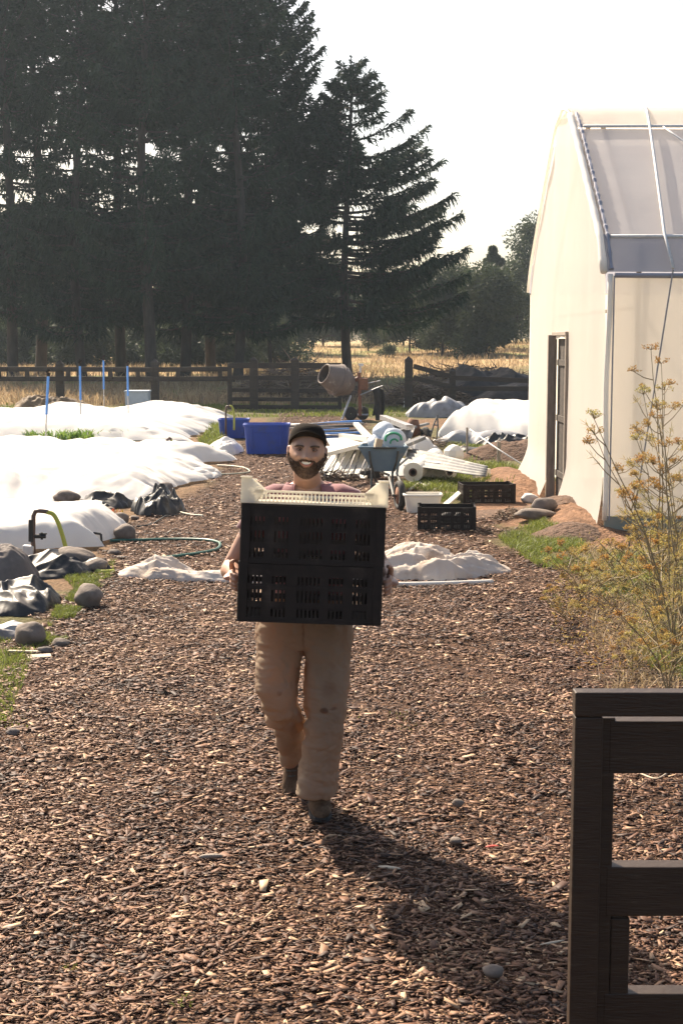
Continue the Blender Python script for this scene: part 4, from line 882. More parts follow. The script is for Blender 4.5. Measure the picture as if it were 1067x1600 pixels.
# ---------------------------------------------------------------- wheelbarrow with bags
wb = GH(598, 768); Yb = wb.y; th = thing('wheelbarrow', (A(600, 740, Yb).x, Yb, 0), 'blue grey wheelbarrow loaded with bags right of the man', 'wheelbarrow')
q = lambda px, py, dy=0: A(px, py, Yb + dy)
m = MB()
def tray(k, z, yo, ins=0):
    pass
near = [q(560, 699, 0), q(637, 699, 0), q(617, 736, .08), q(583, 736, .08)]; far = [q(566, 694, .72), q(632, 694, .72), q(615, 726, .62), q(587, 726, .62)]
vs = near + far; fs = [(0, 1, 2, 3), (5, 4, 7, 6), (1, 5, 6, 2), (4, 0, 3, 7), (3, 2, 6, 7)]
m.add(vs, fs); m.build('tray', M['barrow'], th, solid=.012, bevel=.01)
m = MB(); pr = [near[0], near[1], far[1], far[0], near[0]]; m.tube(pr, .014, 8); m.build('tray_rim', M['barrow'], th)
m = MB(); m.tube([q(577, 705, -.03), q(579, 722, -.02), q(583, 738, .05), q(587, 752, .1)], .016, 8); m.tube([q(622, 705, -.03), q(619, 722, -.02), q(613, 740, .05), q(614, 765, -.2)], .016, 8)
m.tube([q(583, 700, -.03), q(619, 700, -.03)], .014, 8); m.build('front_brace', M['frame_dark'], th)
lx0, lx1 = q(581, 769).x, q(612, 769).x; zb = Hs(lx0, Yb)
m = MB(); m.tube([q(581, 735, .1), (lx0 - .01, Yb, zb + .05), (lx0, Yb, zb + .01), (lx1, Yb + .02, zb + .012), (lx1 + .01, Yb, zb + .06), q(613, 735, .1)], .016, 8); m.tube([(lx0, Yb, zb + .09), (lx1, Yb, zb + .09)], .014, 8); m.build('leg_frame', M['frame_dark'], th)
wc = GH(624, 797); wr = .19; wq = Vector((wc.x, wc.y, wc.z + wr))
rot = Matrix.Rotation(R(90), 3, 'Y'); rot = Rz(R(-75)) @ rot
rot = (Rz(R(12)) @ Vector((1, 0, 0))).to_track_quat('Z', 'Y').to_matrix()
m = MB(); m.lathe([(wr - .07, -.035), (wr - .02, -.04), (wr, -.02), (wr, .02), (wr - .02, .04), (wr - .07, .035), (wr - .07, -.035)], 28, wq, rot); tyre = m.build('tyre', M['rubber'], th, smooth=True)
m = MB(); m.lathe([(.02, -.05), (.035, -.04), (wr - .065, -.028), (wr - .065, .028), (.035, .04), (.02, .05)], 20, wq, rot); m.build('wheel_rim', M['rust'], th, smooth=True)
m = MB(); ax = Rz(R(12)) @ Vector((1, 0, 0)); m.tube([wq - ax * .09, wq + ax * .09], .01, 8)
m.tube([wq - ax * .08, q(607, 742, -.1), q(596, 738, .5), q(592, 722, 1.1)], .018, 8); m.tube([wq + ax * .08, q(620, 740, -.1), q(622, 728, .5), q(636, 716, 1.1)], .018, 8); m.build('chassis', M['frame_dark'], th)
def sack(name, c, r, lab, seed, rot=None, mt='bag', logo=False, parent=None):
    t = thing(name, (c.x, c.y, c.z - r[2]), lab, 'bag', 'fertiliser bags in the wheelbarrow')
    m = MB(); m.ball(c, r, rot, 30, 20, jit=.13, seed=seed); o = m.build('sack_film', M[mt], t, smooth=True)
    if logo:
        m = MB(); pts = []
        for k in range(17):
            a = math.pi * (1.12 - 1.2 * k / 16); x = .115 * math.cos(a); z = .085 * math.sin(a) + .0; xx = x / r[0]; zz = (z + .02) / r[2]
            y = -r[1] * math.sqrt(max(.05, 1 - xx * xx - zz * zz)) * 1.04 - .012; pts.append(c + Vector((x, y, z + .02)))
        m.tube(pts, [(.017)] * 17, 6)
        pts = []
        for k in range(9):
            a = math.pi * (1.1 - 1.0 * k / 8); x = .055 * math.cos(a) + .01; z = .05 * math.sin(a) - .03; xx = x / r[0]; zz = z / r[2]
            pts.append(c + Vector((x, -r[1] * math.sqrt(max(.05, 1 - xx * xx - zz * zz)) * 1.04 - .012, z)))
        m.tube(pts, .014, 6); m.build('green_emblem', M['green_ink'], t, smooth=True)
sack('fertiliser_bag', q(600, 677, .42), (.185, .22, .17), 'crumpled pale blue bag slumped on the left in the wheelbarrow', 51, Ry(-.35))
sack('fertiliser_bag', q(614, 687, .2), (.17, .15, .165), 'pale blue bag with a green curved emblem in front in the wheelbarrow', 52, None, logo=True)
sack('fertiliser_bag', q(588, 692, .3), (.13, .14, .12), 'small pale bag at the left corner of the wheelbarrow', 53)
m = MB(); m.box(q(591, 693, .02), (.1, .08, .13), Rz(.3) @ Ry(.25)); tag(m.build('carton', M['wood_pale'], bevel=.005), 'small cream carton standing at the front of the wheelbarrow', 'carton')

# ---------------------------------------------------------------- crates
def crate(name, wd, dp, h, mt, label, group=None, loc=(0, 0, 0), rot=(0, 0, 0), pitch=.0165, open_=.0085, rows=((.10, .26), (.36, .56), (.66, .80)), solid_mid=.16, cat='crate'):
    th = thing(name, (0, 0, 0), label, cat, group); t = .006; P = mt
    def wall(nm, L, place, blocks):
        m = MB()
        def bar(x0, x1, z0, z1, tt=t): 
            if x1 - x0 > 1e-4 and z1 - z0 > 1e-4: place(m, (x0 + x1) / 2, (z0 + z1) / 2, x1 - x0, z1 - z0, tt)
        zr = [0.0]; 
        for a, b in rows: zr += [a * h, b * h]
        zr.append(h)
        for k in range(0, len(zr), 2): bar(-L / 2, L / 2, zr[k], zr[k + 1])
        for a, b in rows:
            x = -L / 2
            for (s0, s1) in blocks:
                bar(x, s0 * L, a * h, b * h); xx = s0 * L
                while xx + pitch < s1 * L:
                    bar(xx + open_, xx + pitch, a * h, b * h, t * .9); xx += pitch
                x = xx
            bar(x, L / 2, a * h, b * h)
        # rim and foot flanges
        place(m, 0, h - .006, L, .012, t * 2.6); place(m, 0, .007, L, .014, t * 2.2); place(m, 0, h * .62, L, .006, t * 1.9)
        return m.build(nm, P, th)
    B = ((-.44, -.30), (-.27, -.13), (-.09, .09), (.13, .27), (.30, .44))
    for s_ in (-1, 1):
        wall('long_wall', wd - .002, lambda m, x, z, a, b, tt, s_=s_: m.box((x, s_ * (dp / 2 - .004), z), (a, tt, b)), B)
        wall('short_wall', dp - .03, lambda m, x, z, a, b, tt, s_=s_: m.box((s_ * (wd / 2 - .004), x, z), (tt, a, b)), ((-.40, -.20), (.20, .40)))
    m = MB(); k = 0
    for i in range(int(wd / .02)): m.box((-wd / 2 + .01 + i * .02, 0, .009), (.009, dp - .02, .005))
    for i in range(int(dp / .02)): m.box((0, -dp / 2 + .01 + i * .02, .0115), (wd - .02, .009, .004))
    m.build('bottom_grid', P, th)
    for sx in (-1, 1):
        for sy in (-1, 1):
            m = MB(); m.box((sx * (wd / 2 - .018), sy * (dp / 2 - .003), h / 2 + .006), (.036, .012, h + .006)); m.box((sx * (wd / 2 - .003), sy * (dp / 2 - .022), h / 2 + .006), (.012, .036, h + .006)); m.build('corner_post', P, th, bevel=.002)
    th.location = loc; th.rotation_euler = rot; return th
cr0 = crate('plastic_crate', .585, .39, .238, M['black_plastic'], 'black slatted crate carried by the man, the lower one', 'black crates in the man\'s arms')
CX = (A(482, 880, 5.72)).x; ROLL = R(2.0); CB = Matrix.Translation((CX, 5.72 + .195, .961)) @ Matrix.Rotation(ROLL, 4, 'Y') @ Matrix.Rotation(R(-5), 4, 'X')
def setm(o, Mx): o.location = Mx.to_translation(); o.rotation_euler = Mx.to_euler()
setm(cr0, CB)
cr1 = copy_tree(cr0); tag(cr1, 'black slatted crate carried by the man, directly under the white crate'); setm(cr1, CB @ Matrix.Translation((.004, 0, .241)))
c2 = copy_tree(cr0); tag(c2, 'black crate on the wood chips in front of the white tub', group='black crates standing on the ground'); p = GH(699, 829); c2.location = (p.x, p.y + .2, p.z); c2.rotation_euler = (0, 0, R(-3)); c2.scale = (1.12, 1.05, 1.1)
c3 = copy_tree(cr0); tag(c3, 'black crate standing in the grass near the tunnel door', group='black crates standing on the ground'); p = GH(762, 787); c3.location = (p.x, p.y + .22, p.z); c3.rotation_euler = (0, 0, R(5)); c3.scale = (1.2, 1.1, 1.05)
# white crate on top: seen part is low front lip, tall corners, slotted far wall
wc_ = thing('plastic_crate', (0, 0, 0), 'white plastic crate with tall corners on top of the stack', 'crate'); wd, dp, hh = .60, .40, .13; P = M['cream_plastic']
for nm_, ay, ht in (('front_wall', -dp / 2 + .005, .056), ('far_wall', dp / 2 - .010, .030)):
    m = MB(); m.box((0, ay, .005), (wd - .03, .006, .010)); m.box((0, ay, ht - .005), (wd - .12, .012, .010)); 
    x = -wd / 2 + .04
    while x < wd / 2 - .04: m.box((x, ay, ht / 2 + .004), (.0060, .005, ht - .012)); x += .0155
    m.build(nm_, P, wc_)
for sx in (-1, 1):
    for sy in (-1, 1):
        m = MB(); xo = sx * wd / 2; a = sy * (dp / 2 - .003); hq = .104 if sy < 0 else .09
        v = [(xo, 0), (xo - sx * .062, 0), (xo - sx * .095, .055 if sy < 0 else .04), (xo - sx * .048, hq - .008), (xo - sx * .038, hq), (xo, hq)]
        m.add([(x, a - .004, z) for x, z in v] + [(x, a + .004, z) for x, z in v], [tuple(range(6)), tuple(range(11, 5, -1))] + [(k, (k + 1) % 6, (k + 1) % 6 + 6, k + 6) for k in range(6)])
        m.box((xo - sx * .004, sy * (dp / 2 - .05), hq / 2), (.008, .088, hq - .002)); m.box((xo - sx * .02, sy * (dp / 2 - .02), hq + .003), (.046, .05, .006)); m.build('corner_post', P, wc_, bevel=.002)
for sx in (-1, 1):
    m = MB(); m.box((sx * (wd / 2 - .005), 0, .015), (.007, dp - .1, .03)); m.box((sx * (wd / 2 - .005), 0, .050), (.009, dp - .1, .010)); y = -dp / 2 + .05
    while y < dp / 2 - .05: m.box((sx * (wd / 2 - .005), y, .037), (.006, .0075, .022)); y += .0145
    m.build('side_wall', P, wc_)
m = MB()
for i in range(24): m.box((-wd / 2 + .02 + i * .0245, 0, .006), (.012, dp - .02, .004))
for i in range(16): m.box((0, -dp / 2 + .015 + i * .0245, .0085), (wd - .02, .012, .003))
m.build('bottom_grid', P, wc_)
setm(wc_, CB @ Matrix.Translation((.006, -.003, .485)))
for k in range(2):
    m = MB(); m.ball((0, 0, 0), (.09, .06, .07), None, 16, 10, jit=.15, seed=60 + k); p = c2.location + Vector((.02 + .15 * k, .02, .12)); o = m.build('dark_bottle' if k else 'dark_bundle', M['rubber'], smooth=True, loc=(0, 0, 0)); o.location = p; tag(o, ['dark bundle lying in the near ground crate', 'second dark bundle at the right in the near ground crate'][k], 'bundle')
# white tub, board
p = GH(661, 802); th = thing('white_tub', (p.x, p.y + .14, p.z), 'white plastic tub behind the near black crate', 'tub'); m = MB(); wdt = .42; 
def rr2(a, b, z, c_=.06):
    out = []
    for sx, sy, t0 in ((1, 1, 0), (-1, 1, 90), (-1, -1, 180), (1, -1, 270)):
        for t in (0, 30, 60, 90): tt = R(t0 + t); out.append(Vector((p.x + sx * (a - c_) + c_ * math.cos(tt), p.y + .16 + sy * (b - c_) + c_ * math.sin(tt), p.z + z)))
    return out
m.loft([rr2(.20, .14, .0), rr2(.235, .165, .225), rr2(.225, .155, .225), rr2(.19, .13, .02)]); m.build('tub_body', M['white_plastic'], th, smooth=False, bevel=.003)
m = MB(); m.loft([rr2(.235, .165, .205), rr2(.25, .18, .215), rr2(.25, .18, .235), rr2(.225, .155, .236)], False); m.build('rim', M['white_plastic'], th, smooth=True)
bar_px('white_board', (692, 792), .03, (720, 768), .12, .08, .025, white, 'white board leaning in the grass between the tub and the far crate', 'board')
stone(828, 786, .09, 'stone_white', 'white stone beside the tunnel foot', 61, (1.3, 1, .8), group=None); stone(851, 800, .12, 'stone_dark', 'dark clod below the tunnel door frame', 62, (1.2, 1, .8), group=None)
stone(838, 812, .16, 'stone', 'long flat stone at the tunnel door', 63, (1.5, 1, .45), group=None)
twigs('root_clump', GH(793, 810).x, GH(793, 810).y, .20, .12, .16, 260, 136, 'dark clump of roots on the bare earth before the tunnel door', 'roots', mt='brush', th=.02)
heap('bare_earth', GH(800, 802).x, GH(800, 802).y, .9, .45, .02, 137, M['soil'], 'reddish bare earth patch before the tunnel door', 'earth', ridg=.3)
heap('soil_mound', GH(858, 838).x + .15, GH(858, 838).y, .42, .36, .07, 138, M['soil'], 'brown earth mound beside the near tunnel corner', 'earth', ridg=.35, fold=3)
# string fence left of tunnel
def thinpost(px, py0, py1, lab, r=.02):
    p = GH(px, py1); t = A(px, py0, p.y); m = MB(); m.tube([p - Vector((0, 0, .1)), t], r, 8); return tag(m.build('thin_post', M['wood_grey']), lab, 'post'), t
_, ta = thinpost(729.5, 668, 717, 'thin post holding the white string left of the tunnel'); _, tb_ = thinpost(779, 690, 726, 'short thin post nearer the tunnel foot', .035)
m = MB(); m.tube(curve_pts([A(734, 671, ta.y), A(775, 700, 24.5), GH(822, 730)], 20), .012, 6); tag(m.build('white_string', M['rope'], smooth=True), 'white string running down from the thin post to the tunnel foot', 'string')

# ---------------------------------------------------------------- pale cloth across the path
def long_cloth():
    pts = [GH(180, 905), GH(240, 908), GH(300, 912), GH(365, 915), GH(480, 912), GH(600, 905), GH(680, 904), GH(740, 902), GH(800, 898)]
    hh = [.03, .16, .07, .06, .08, .17, .22, .20, .02]; ww = [.10, .30, .20, .18, .22, .42, .48, .40, .10]; cc = curve_pts([p + Vector((0, .28, 0)) for p in pts], 240); n = len(cc); nv = 60
    u = np.linspace(0, 1, n)[:, None]; v = np.linspace(-1, 1, nv)[None, :]; cx = np.array([p.x for p in cc])[:, None]; cy = np.array([p.y for p in cc])[:, None]
    s_ = np.linspace(0, 8, n); hq = np.interp(s_, range(9), hh)[:, None]; wq = np.interp(s_, range(9), ww)[:, None]
    wob = (fbm(u * 12 + 0 * v, v * .8 + 0 * u, 141, 3) - .5) * .22
    X = cx + .06 * (fbm(u * 30 + v * 2, v * 2 + 0 * u, 143, 3) - .5); Y = cy + v * wq * (1 + .5 * (fbm(u * 14 + 0 * v, 0 * v + 3, 142, 3) - .5)) + wob * .4
    env = (1 - np.abs(v) ** 2.4) ** .6
    f1 = folds(X * .5 + (Y - cy) * .7, (Y - cy) * 1.9 - X * .25, 144, 3.0); f2 = folds(X * .5 - (Y - cy) * .5, (Y - cy) * 2.2 + X * .3, 147, 6.5); f3 = folds(X, (Y - cy) * 1.3, 149, 16.0, True) ** 2
    Z = H(X, Y) + .006 + env * hq * (.02 + .95 * f1 + .36 * f2 + .14 * f3) * (.75 + .5 * fbm(X * 1.5, Y * 1.5, 148, 2))
    V = np.stack([X.ravel(), Y.ravel(), Z.ravel()], 1); i = (np.arange(nv - 1)[None, :] + np.arange(n - 1)[:, None] * nv).ravel(); loc = V.mean(0); loc[2] = 0
    o = link('crumpled_fleece', arr_mesh('crumpled_fleece', V - loc, np.stack([i, i + nv, i + nv + 1, i + 1], 1), True), M['fleece_dirty'], None, Vector(loc))
    tag(o, 'long crumpled dirty white fleece lying across the path behind the man', 'cloth')
    a, b = GH(600, 917), GH(770, 913); m = MB(); m.tube(curve_pts([a + Vector((0, 0, .02)), a.lerp(b, .5) + Vector((0, -.02, .02)), b + Vector((0, .02, .02))], 20), .022, 8); tag(m.build('white_pipe', M['white_plastic'], smooth=True), 'white pipe edge lying along the front of the crumpled fleece', 'pipe')
long_cloth()

# ---------------------------------------------------------------- concrete mixer
Ym = 39.0; mx_ = thing('concrete_mixer', (A(545, 650, Ym).x, Ym, 0), 'old brown concrete mixer with tilted drum before the fence', 'concrete mixer')
q = lambda px, py, dy=0: A(px, py, Ym + dy)
c = q(528, 594); ax = (q(502, 579, -.35) - q(548, 600, .1)).normalized(); rot = ax.to_track_quat('Z', 'Y').to_matrix()
m = MB(); m.lathe([(0, -.46), (.22, -.45), (.26, -.42), (.42, -.12), (.43, .08), (.40, .14), (.27, .46), (.255, .46), (.38, .12), (.40, -.08), (.2, -.40)], 36, c, rot); m.build('drum', M['mixer'], mx_, smooth=False)
m = MB(); 
ring = [c + rot @ Vector((.27 * math.cos(t), .27 * math.sin(t), .46)) for t in np.linspace(0, 2 * math.pi, 33)]; m.tube(ring, .022, 8); ring = [c + rot @ Vector((.435 * math.cos(t), .435 * math.sin(t), .03)) for t in np.linspace(0, 2 * math.pi, 41)]; m.tube(ring, .025, 6); m.build('drum_rim', M['mixer'], mx_)
zg = 0
m = MB(); m.beam(q(561, 582), (q(561, 582).x + .03, Ym, .12), .09, .09, up=(0, 1, 0)); m.tube([q(545, 600, .1), q(562, 590)], .06, 8); m.build('stand_post', M['orange'], mx_, bevel=.006)
m = MB(); m.tube([q(548, 618), (q(537, 648).x - .05, Ym - .25, .03)], .03, 8); m.tube([q(561, 625), (q(572, 652).x, Ym + .3, .03)], .03, 8); m.tube([(q(545, 650).x, Ym, .15), (q(575, 650).x, Ym, .15)], .03, 8)
m.tube([q(563, 617, -.1), q(575, 612), q(592, 605), q(598, 603)], .02, 8); m.tube([q(561, 600), q(580, 598), q(594, 595)], .018, 8); m.build('stand_frame', M['steel'], mx_)
m = MB(); m.tube([q(563, 582), q(563, 572)], .025, 8); m.box(q(564, 570), (.13, .08, .07)); m.build('tilt_lever', M['stone_white'], mx_)
m = MB(); m.box(q(568, 600), (.24, .3, .32)); m.build('motor_box', M['rust'], mx_, bevel=.02)
for dx, dy in ((548, -.1), (566, .15)):
    m = MB(); wcn = Vector((q(dx, 650, dy).x, Ym + dy, .19)); m.lathe([(.02, -.03), (.12, -.03), (.18, -.04), (.19, 0), (.18, .04), (.12, .03), (.02, .03)], 22, wcn, (Vector((.35, .94, 0))).to_track_quat('Z', 'Y').to_matrix()); m.build('wheel', M['rubber'], mx_, smooth=True)
m = MB(); m.grid(lambda u, v: (q(590, 602).x - .14 + .28 * u + .05 * math.sin(v * 3) , Ym - .1 + .05 * math.sin(u * 9 + v * 2), .12 + .72 * v - .22 * (abs(u - .45) < .14) * (v < .3) + .05 * math.sin(u * 3.1)), 14, 14)
m.build('hanging_cloth', M['rubber'], mx_, solid=.03)
# rusty hand cart beside the pile
hc = thing('hand_cart', (A(655, 690, 29.5).x, 29.5, 0), 'rusty hand cart with a pale frame behind the wheelbarrow', 'cart'); q = lambda px, py, dy=0: A(px, py, 29.5 + dy)
m = MB(); m.tube([q(646, 655), q(644, 668), q(648, 682)], [.10, .16, .13], 12); m.build('tank', M['rust'], hc, smooth=True)
m = MB(); m.tube([q(672, 683), q(677, 665), q(684, 648)], .016, 8); m.tube([q(682, 685), q(684, 668), q(683, 648)], .016, 8); m.tube([q(676, 664), q(684, 664)], .014, 8); m.tube([q(655, 672), q(675, 674)], .03, 8); m.build('cart_frame', M['zinc'], hc)
m = MB(); wcn = q(664, 688); m.lathe([(.03, -.03), (.15, -.03), (.19, -.02), (.19, .02), (.15, .03), (.03, .03)], 22, Vector((wcn.x, 29.4, .20)), Vector((.9, .4, 0)).to_track_quat('Z', 'Y').to_matrix()); m.build('wheel', M['rubber'], hc, smooth=True)
twigs('scrap_heap', G(660, 700).x, G(660, 700).y, .75, .6, .25, 400, 151, 'dark tangled scrap around the rusty cart', 'scrap', th=.015)

# ---------------------------------------------------------------- foreground wooden gate
Yg = 3.2; fgz = lambda py, Y=Yg: A(533, py, Y).z
fg = thing('wooden_gate', (A(920, 1300, Yg).x, Yg, 0), 'dark brown wooden gate frame in the near right foreground', 'gate'); W_ = M['wood_gate']
xl = A(894.5, 1300, Yg).x; pxm = lambda px, Y=Yg: A(px, 1300, Y).x; XR = 2.6
m = MB(); m.box(((xl + pxm(938)) / 2, Yg + .02, (fgz(1121) + .02) / 2), (pxm(938) - xl, .04, fgz(1121) - .02)); m.build('stile', W_, fg, bevel=.003)
m = MB(); m.box(((xl + XR) / 2 - .001, Yg + .021, (fgz(1082) + fgz(1120)) / 2), (XR - xl, .044, fgz(1082) - fgz(1120))); m.build('rail', W_, fg, bevel=.003)
Yh = Yg + .047
def rail2(pt, pb, x0, dep=.05): 
    za, zb_ = fgz(pt, Yh), fgz(pb, Yh); m = MB(); m.box(((x0 + XR) / 2, Yh + dep / 2, (za + zb_) / 2), (XR - x0, dep, za - zb_)); return m.build('rail', W_, fg, bevel=.003)
rail2(1127, 1209, pxm(958, Yh) - .015); rail2(1355, 1432, pxm(958, Yh) - .015); rail2(1553, 1640, pxm(958, Yh) - .015)
m = MB(); m.box(((pxm(932, Yh) + pxm(957, Yh)) / 2, Yh + .024, (fgz(1122, Yh) + .03) / 2), (pxm(957, Yh) - pxm(932, Yh), .046, fgz(1122, Yh) - .03)); m.build('inner_post', W_, fg, bevel=.003)
m = MB(); m.box(((pxm(957, Yh) + pxm(988, Yh)) / 2, Yh + .022, (fgz(1436, Yh) + .03) / 2), (pxm(988, Yh) - pxm(957, Yh) - .002, .04, fgz(1436, Yh) - .03)); m.build('inner_post', W_, fg, bevel=.003)
# small litter on the path
def bit(px, py, d, rz, mt, lab, cat='litter', nm='litter'):
    p = GH(px, py); m = MB(); m.ball((p.x, p.y, p.z + d[2] * .7 + .012), (d[0] / 2, d[1] / 2, d[2] / 2), Rz(rz), 14, 10, jit=.12, seed=int(px)); tag(m.build(nm, M[mt], smooth=True), lab, cat)
bit(715, 1268, (.055, .05, .04), 0, 'stone', 'pale shell like stone on the chips right of the man', 'stone', 'stone'); bit(770, 1535, (.075, .06, .04), 0, 'stone', 'grey stone at the edge of the man\'s shadow', 'stone', 'stone')
bit(330, 1347, (.10, .022, .02), .1, 'wood_grey', 'thick grey stick piece on the lower left chips', 'stick', 'stick'); bit(608, 1363, (.10, .02, .012), -.3, 'wood_pale', 'pale stick inside the man\'s shadow', 'stick', 'stick')
bit(768, 1329, (.06, .018, .010), .2, 'red_tape', 'scrap of red plastic on the chips beside the shadow', 'litter')
bit(712, 1325, (.055, .05, .03), 0, 'stone', 'brown flat stone left of the red scrap', 'stone', 'stone'); bit(862, 1480, (.10, .012, .008), .4, 'wood_pale', 'pale splinter in the shadow near the gate', 'stick', 'stick')
m = MB(); pts = [GH(1000, 1218) + Vector((0, 0, .03)), GH(1025, 1232) + Vector((0, 0, .05)), GH(1050, 1225) + Vector((0, 0, .07)), GH(1085, 1205) + Vector((0, 0, .03))]; m.tube(curve_pts(pts, 14), .004, 6); tag(m.build('twig', M['wood_pale']), 'thin pale twig seen through the upper opening of the near gate', 'twig')

# ---------------------------------------------------------------- fennel
def fennel(seed, h, spread, nst, leafy=1.0):
    rg = random.Random(seed); rn = np.random.default_rng(seed); t = thing('tmp', (0, 0, 0), None, None); st = MB(); C = []; D = []; L = []; W = []; T = []; sizes = 1
    def umbel(p, r, tone):
        for k in range(rg.randint(9, 15)):
            a = rg.uniform(0, 6.28); e = rg.uniform(.15, 1.0); d = Vector((math.cos(a) * (1 - e * .6), math.sin(a) * (1 - e * .6), e)).normalized(); tip = p + d * r * rg.uniform(.7, 1.1)
            st.tube([p, tip], .0016, 3, cap=False)
            m_ = rg.randint(7, 13); dd = rn.normal(0, 1, (m_, 3)); dd /= np.linalg.norm(dd, axis=1)[:, None]
            C.append(np.array(tip)[None] + dd * .006); D.append(dd); L.append(rn.uniform(.008, .020, m_)); W.append(np.full(m_, .007)); T.append(np.clip(tone + rn.normal(0, .15, m_), 0, 1))
    def frond(p, d, l_, tone):
        m_ = int(34 * leafy); q = rn.random(m_); base_ = np.array(p)[None] + np.array(d)[None] * (q * l_)[:, None] + rn.normal(0, .22, (m_, 3)) * (l_ * .45 * (1.1 - q))[:, None]
        dd = rn.normal(0, .7, (m_, 3)) + np.array(d)[None]; dd /= np.linalg.norm(dd, axis=1)[:, None]
        C.append(base_); D.append(dd); L.append(rn.uniform(.025, .06, m_)); W.append(np.full(m_, .0032)); T.append(np.clip(tone + rn.normal(0, .15, m_), 0, 1)); st.tube([p, Vector(p) + Vector(d) * l_], .0016, 3, cap=False)
    for s_ in range(nst):
        az = rg.uniform(0, 6.28); ln = rg.uniform(.55, 1.0) * h; lean = rg.uniform(.05, 1) * spread; x = 0; pts = [Vector((rg.uniform(-.08, .08), rg.uniform(-.08, .08), -.05))]; n = 9
        for k in range(1, n + 1):
            f = k / n; pts.append(Vector((math.cos(az) * lean * f ** 1.6 + rg.uniform(-.015, .015), math.sin(az) * lean * f ** 1.6 + rg.uniform(-.015, .015), ln * f ** .95)))
        st.tube(pts, [.0065 * (1 - .7 * k / n) for k in range(n + 1)], 6)
        umbel(pts[-1], .055, rg.random())
        for k in range(2, n):
            for _ in range(rg.choice((1, 1, 2))):
                a2 = az + rg.uniform(-2.2, 2.2); l2 = rg.uniform(.12, .34) * (1.15 - k / n * .5); d = Vector((math.cos(a2), math.sin(a2), rg.uniform(.25, 1.1))).normalized(); e = pts[k] + d * l2
                st.tube([pts[k], pts[k] + d * l2 * .5 + Vector((0, 0, -.01)), e], [.0038, .003, .002], 5)
                if k > 3 and rg.random() < .75: umbel(e, rg.uniform(.03, .05), rg.random())
                else: frond(e - d * l2 * .3, d, .10, .5 + .5 * rg.random())
            if k < 4 or rg.random() < .15: frond(pts[k], Vector((math.cos(az + k), math.sin(az + k), .6)).normalized(), .18, rg.uniform(.3, 1))
    st.build('stems', M['stalk'], t)
    link('foliage', foliage_mesh('foliage', np.concatenate(C), np.concatenate(D), np.concatenate(L), np.concatenate(W), np.concatenate(T), .1), M['fennel'], t); return t
FN = [fennel(61, 1.95, .75, 5, .7), fennel(62, 1.25, .6, 4, .6), fennel(63, .40, .45, 4, .4)]
fsp = [(2.16, 9.1, 0, 1.05, .4, 'tall fennel plant with thin stems against the tunnel side, cut by the right border'), (2.30, 10.2, 1, 1.0, 2.0, 'middling fennel plant left of the tall one'), (2.45, 10.8, 0, 1.1, 3.1, 'tall fennel plant farther back at the right border'),
       (2.25, 9.3, 2, .9, 1.0, 'low fennel at the path edge'), (1.95, 8.3, 1, .85, 4.0, 'rusty fennel plant above the near gate'), (1.85, 8.9, 2, .6, 5.2, 'small orange tipped fennel nearest to the chips'), (1.70, 10.6, 2, .6, 2.7, 'sparse little fennel seedling out on the chips'),
       (2.4, 12.0, 2, 1.1, .2, 'low fennel in front of the tunnel corner'), (2.9, 12.6, 1, .8, 1.6, 'fennel growing at the tunnel side board'), (2.36, 9.7, 0, 1.12, 5.0, 'fennel plant at the right border behind the gate'), (1.95, 11.4, 2, 1.0, 3.6, 'low fennel between the grass and the path'), (3.15, 11.2, 1, 1.0, .9, 'fennel half out of the view at the right')]
used = set()
for x, y, v, sc, rz, lab in fsp:
    t = FN[v] if v not in used else copy_tree(FN[v]); used.add(v); t.name = 'fennel_plant'; t.location = (x, y, Hs(x, y)); t.scale = (sc,) * 3; t.rotation_euler = (0, 0, rz); tag(t, lab, 'plant', 'fennel plants at the right edge')

# dry stalks lying and standing under the fennel
def stalk_mat():
    P = scatter(PG([(880, 1010), (875, 905), (905, 865), (1180, 850), (1280, 1120), (945, 1085)]), 1900); n = len(P); a = rng.uniform(0, 6.283, n); e = np.abs(rng.normal(.35, .35, n))
    D = np.stack([np.cos(a) * np.cos(e), np.sin(a) * np.cos(e), np.sin(e)], 1); C = np.stack([P[:, 0], P[:, 1], H(P[:, 0], P[:, 1]) + rng.uniform(0, .06, n)], 1)
    loc = np.array([2.4, 10., 0.]); o = link('dry_stalks', foliage_mesh('dry_stalks', C - loc, D, rng.uniform(.08, .38, n), rng.uniform(.003, .007, n), rng.random(n), .3), M['brush'], None, Vector(loc)); tag(o, 'mat of dry brown stalks under the fennel plants', kind='stuff')
    P = scatter(PG([(860, 1010), (870, 905), (905, 865), (1180, 850), (1280, 1120), (945, 1085)]), 6500, clump(91, .5, .62, 3)); n = len(P); D = rng.normal(0, 1, (n, 3)); D[:, 2] = np.abs(D[:, 2]); D /= np.linalg.norm(D, axis=1)[:, None]
    C = np.stack([P[:, 0], P[:, 1], H(P[:, 0], P[:, 1]) + rng.random(n) ** 2 * .22], 1); o = link('low_weeds', foliage_mesh('low_weeds', C - loc, D, rng.uniform(.015, .045, n), rng.uniform(.004, .010, n), rng.beta(1, 1.4, n), .2), M['fennel'], None, Vector(loc)); tag(o, 'fine orange and yellow weeds between the fennel plants', kind='stuff')
stalk_mat()
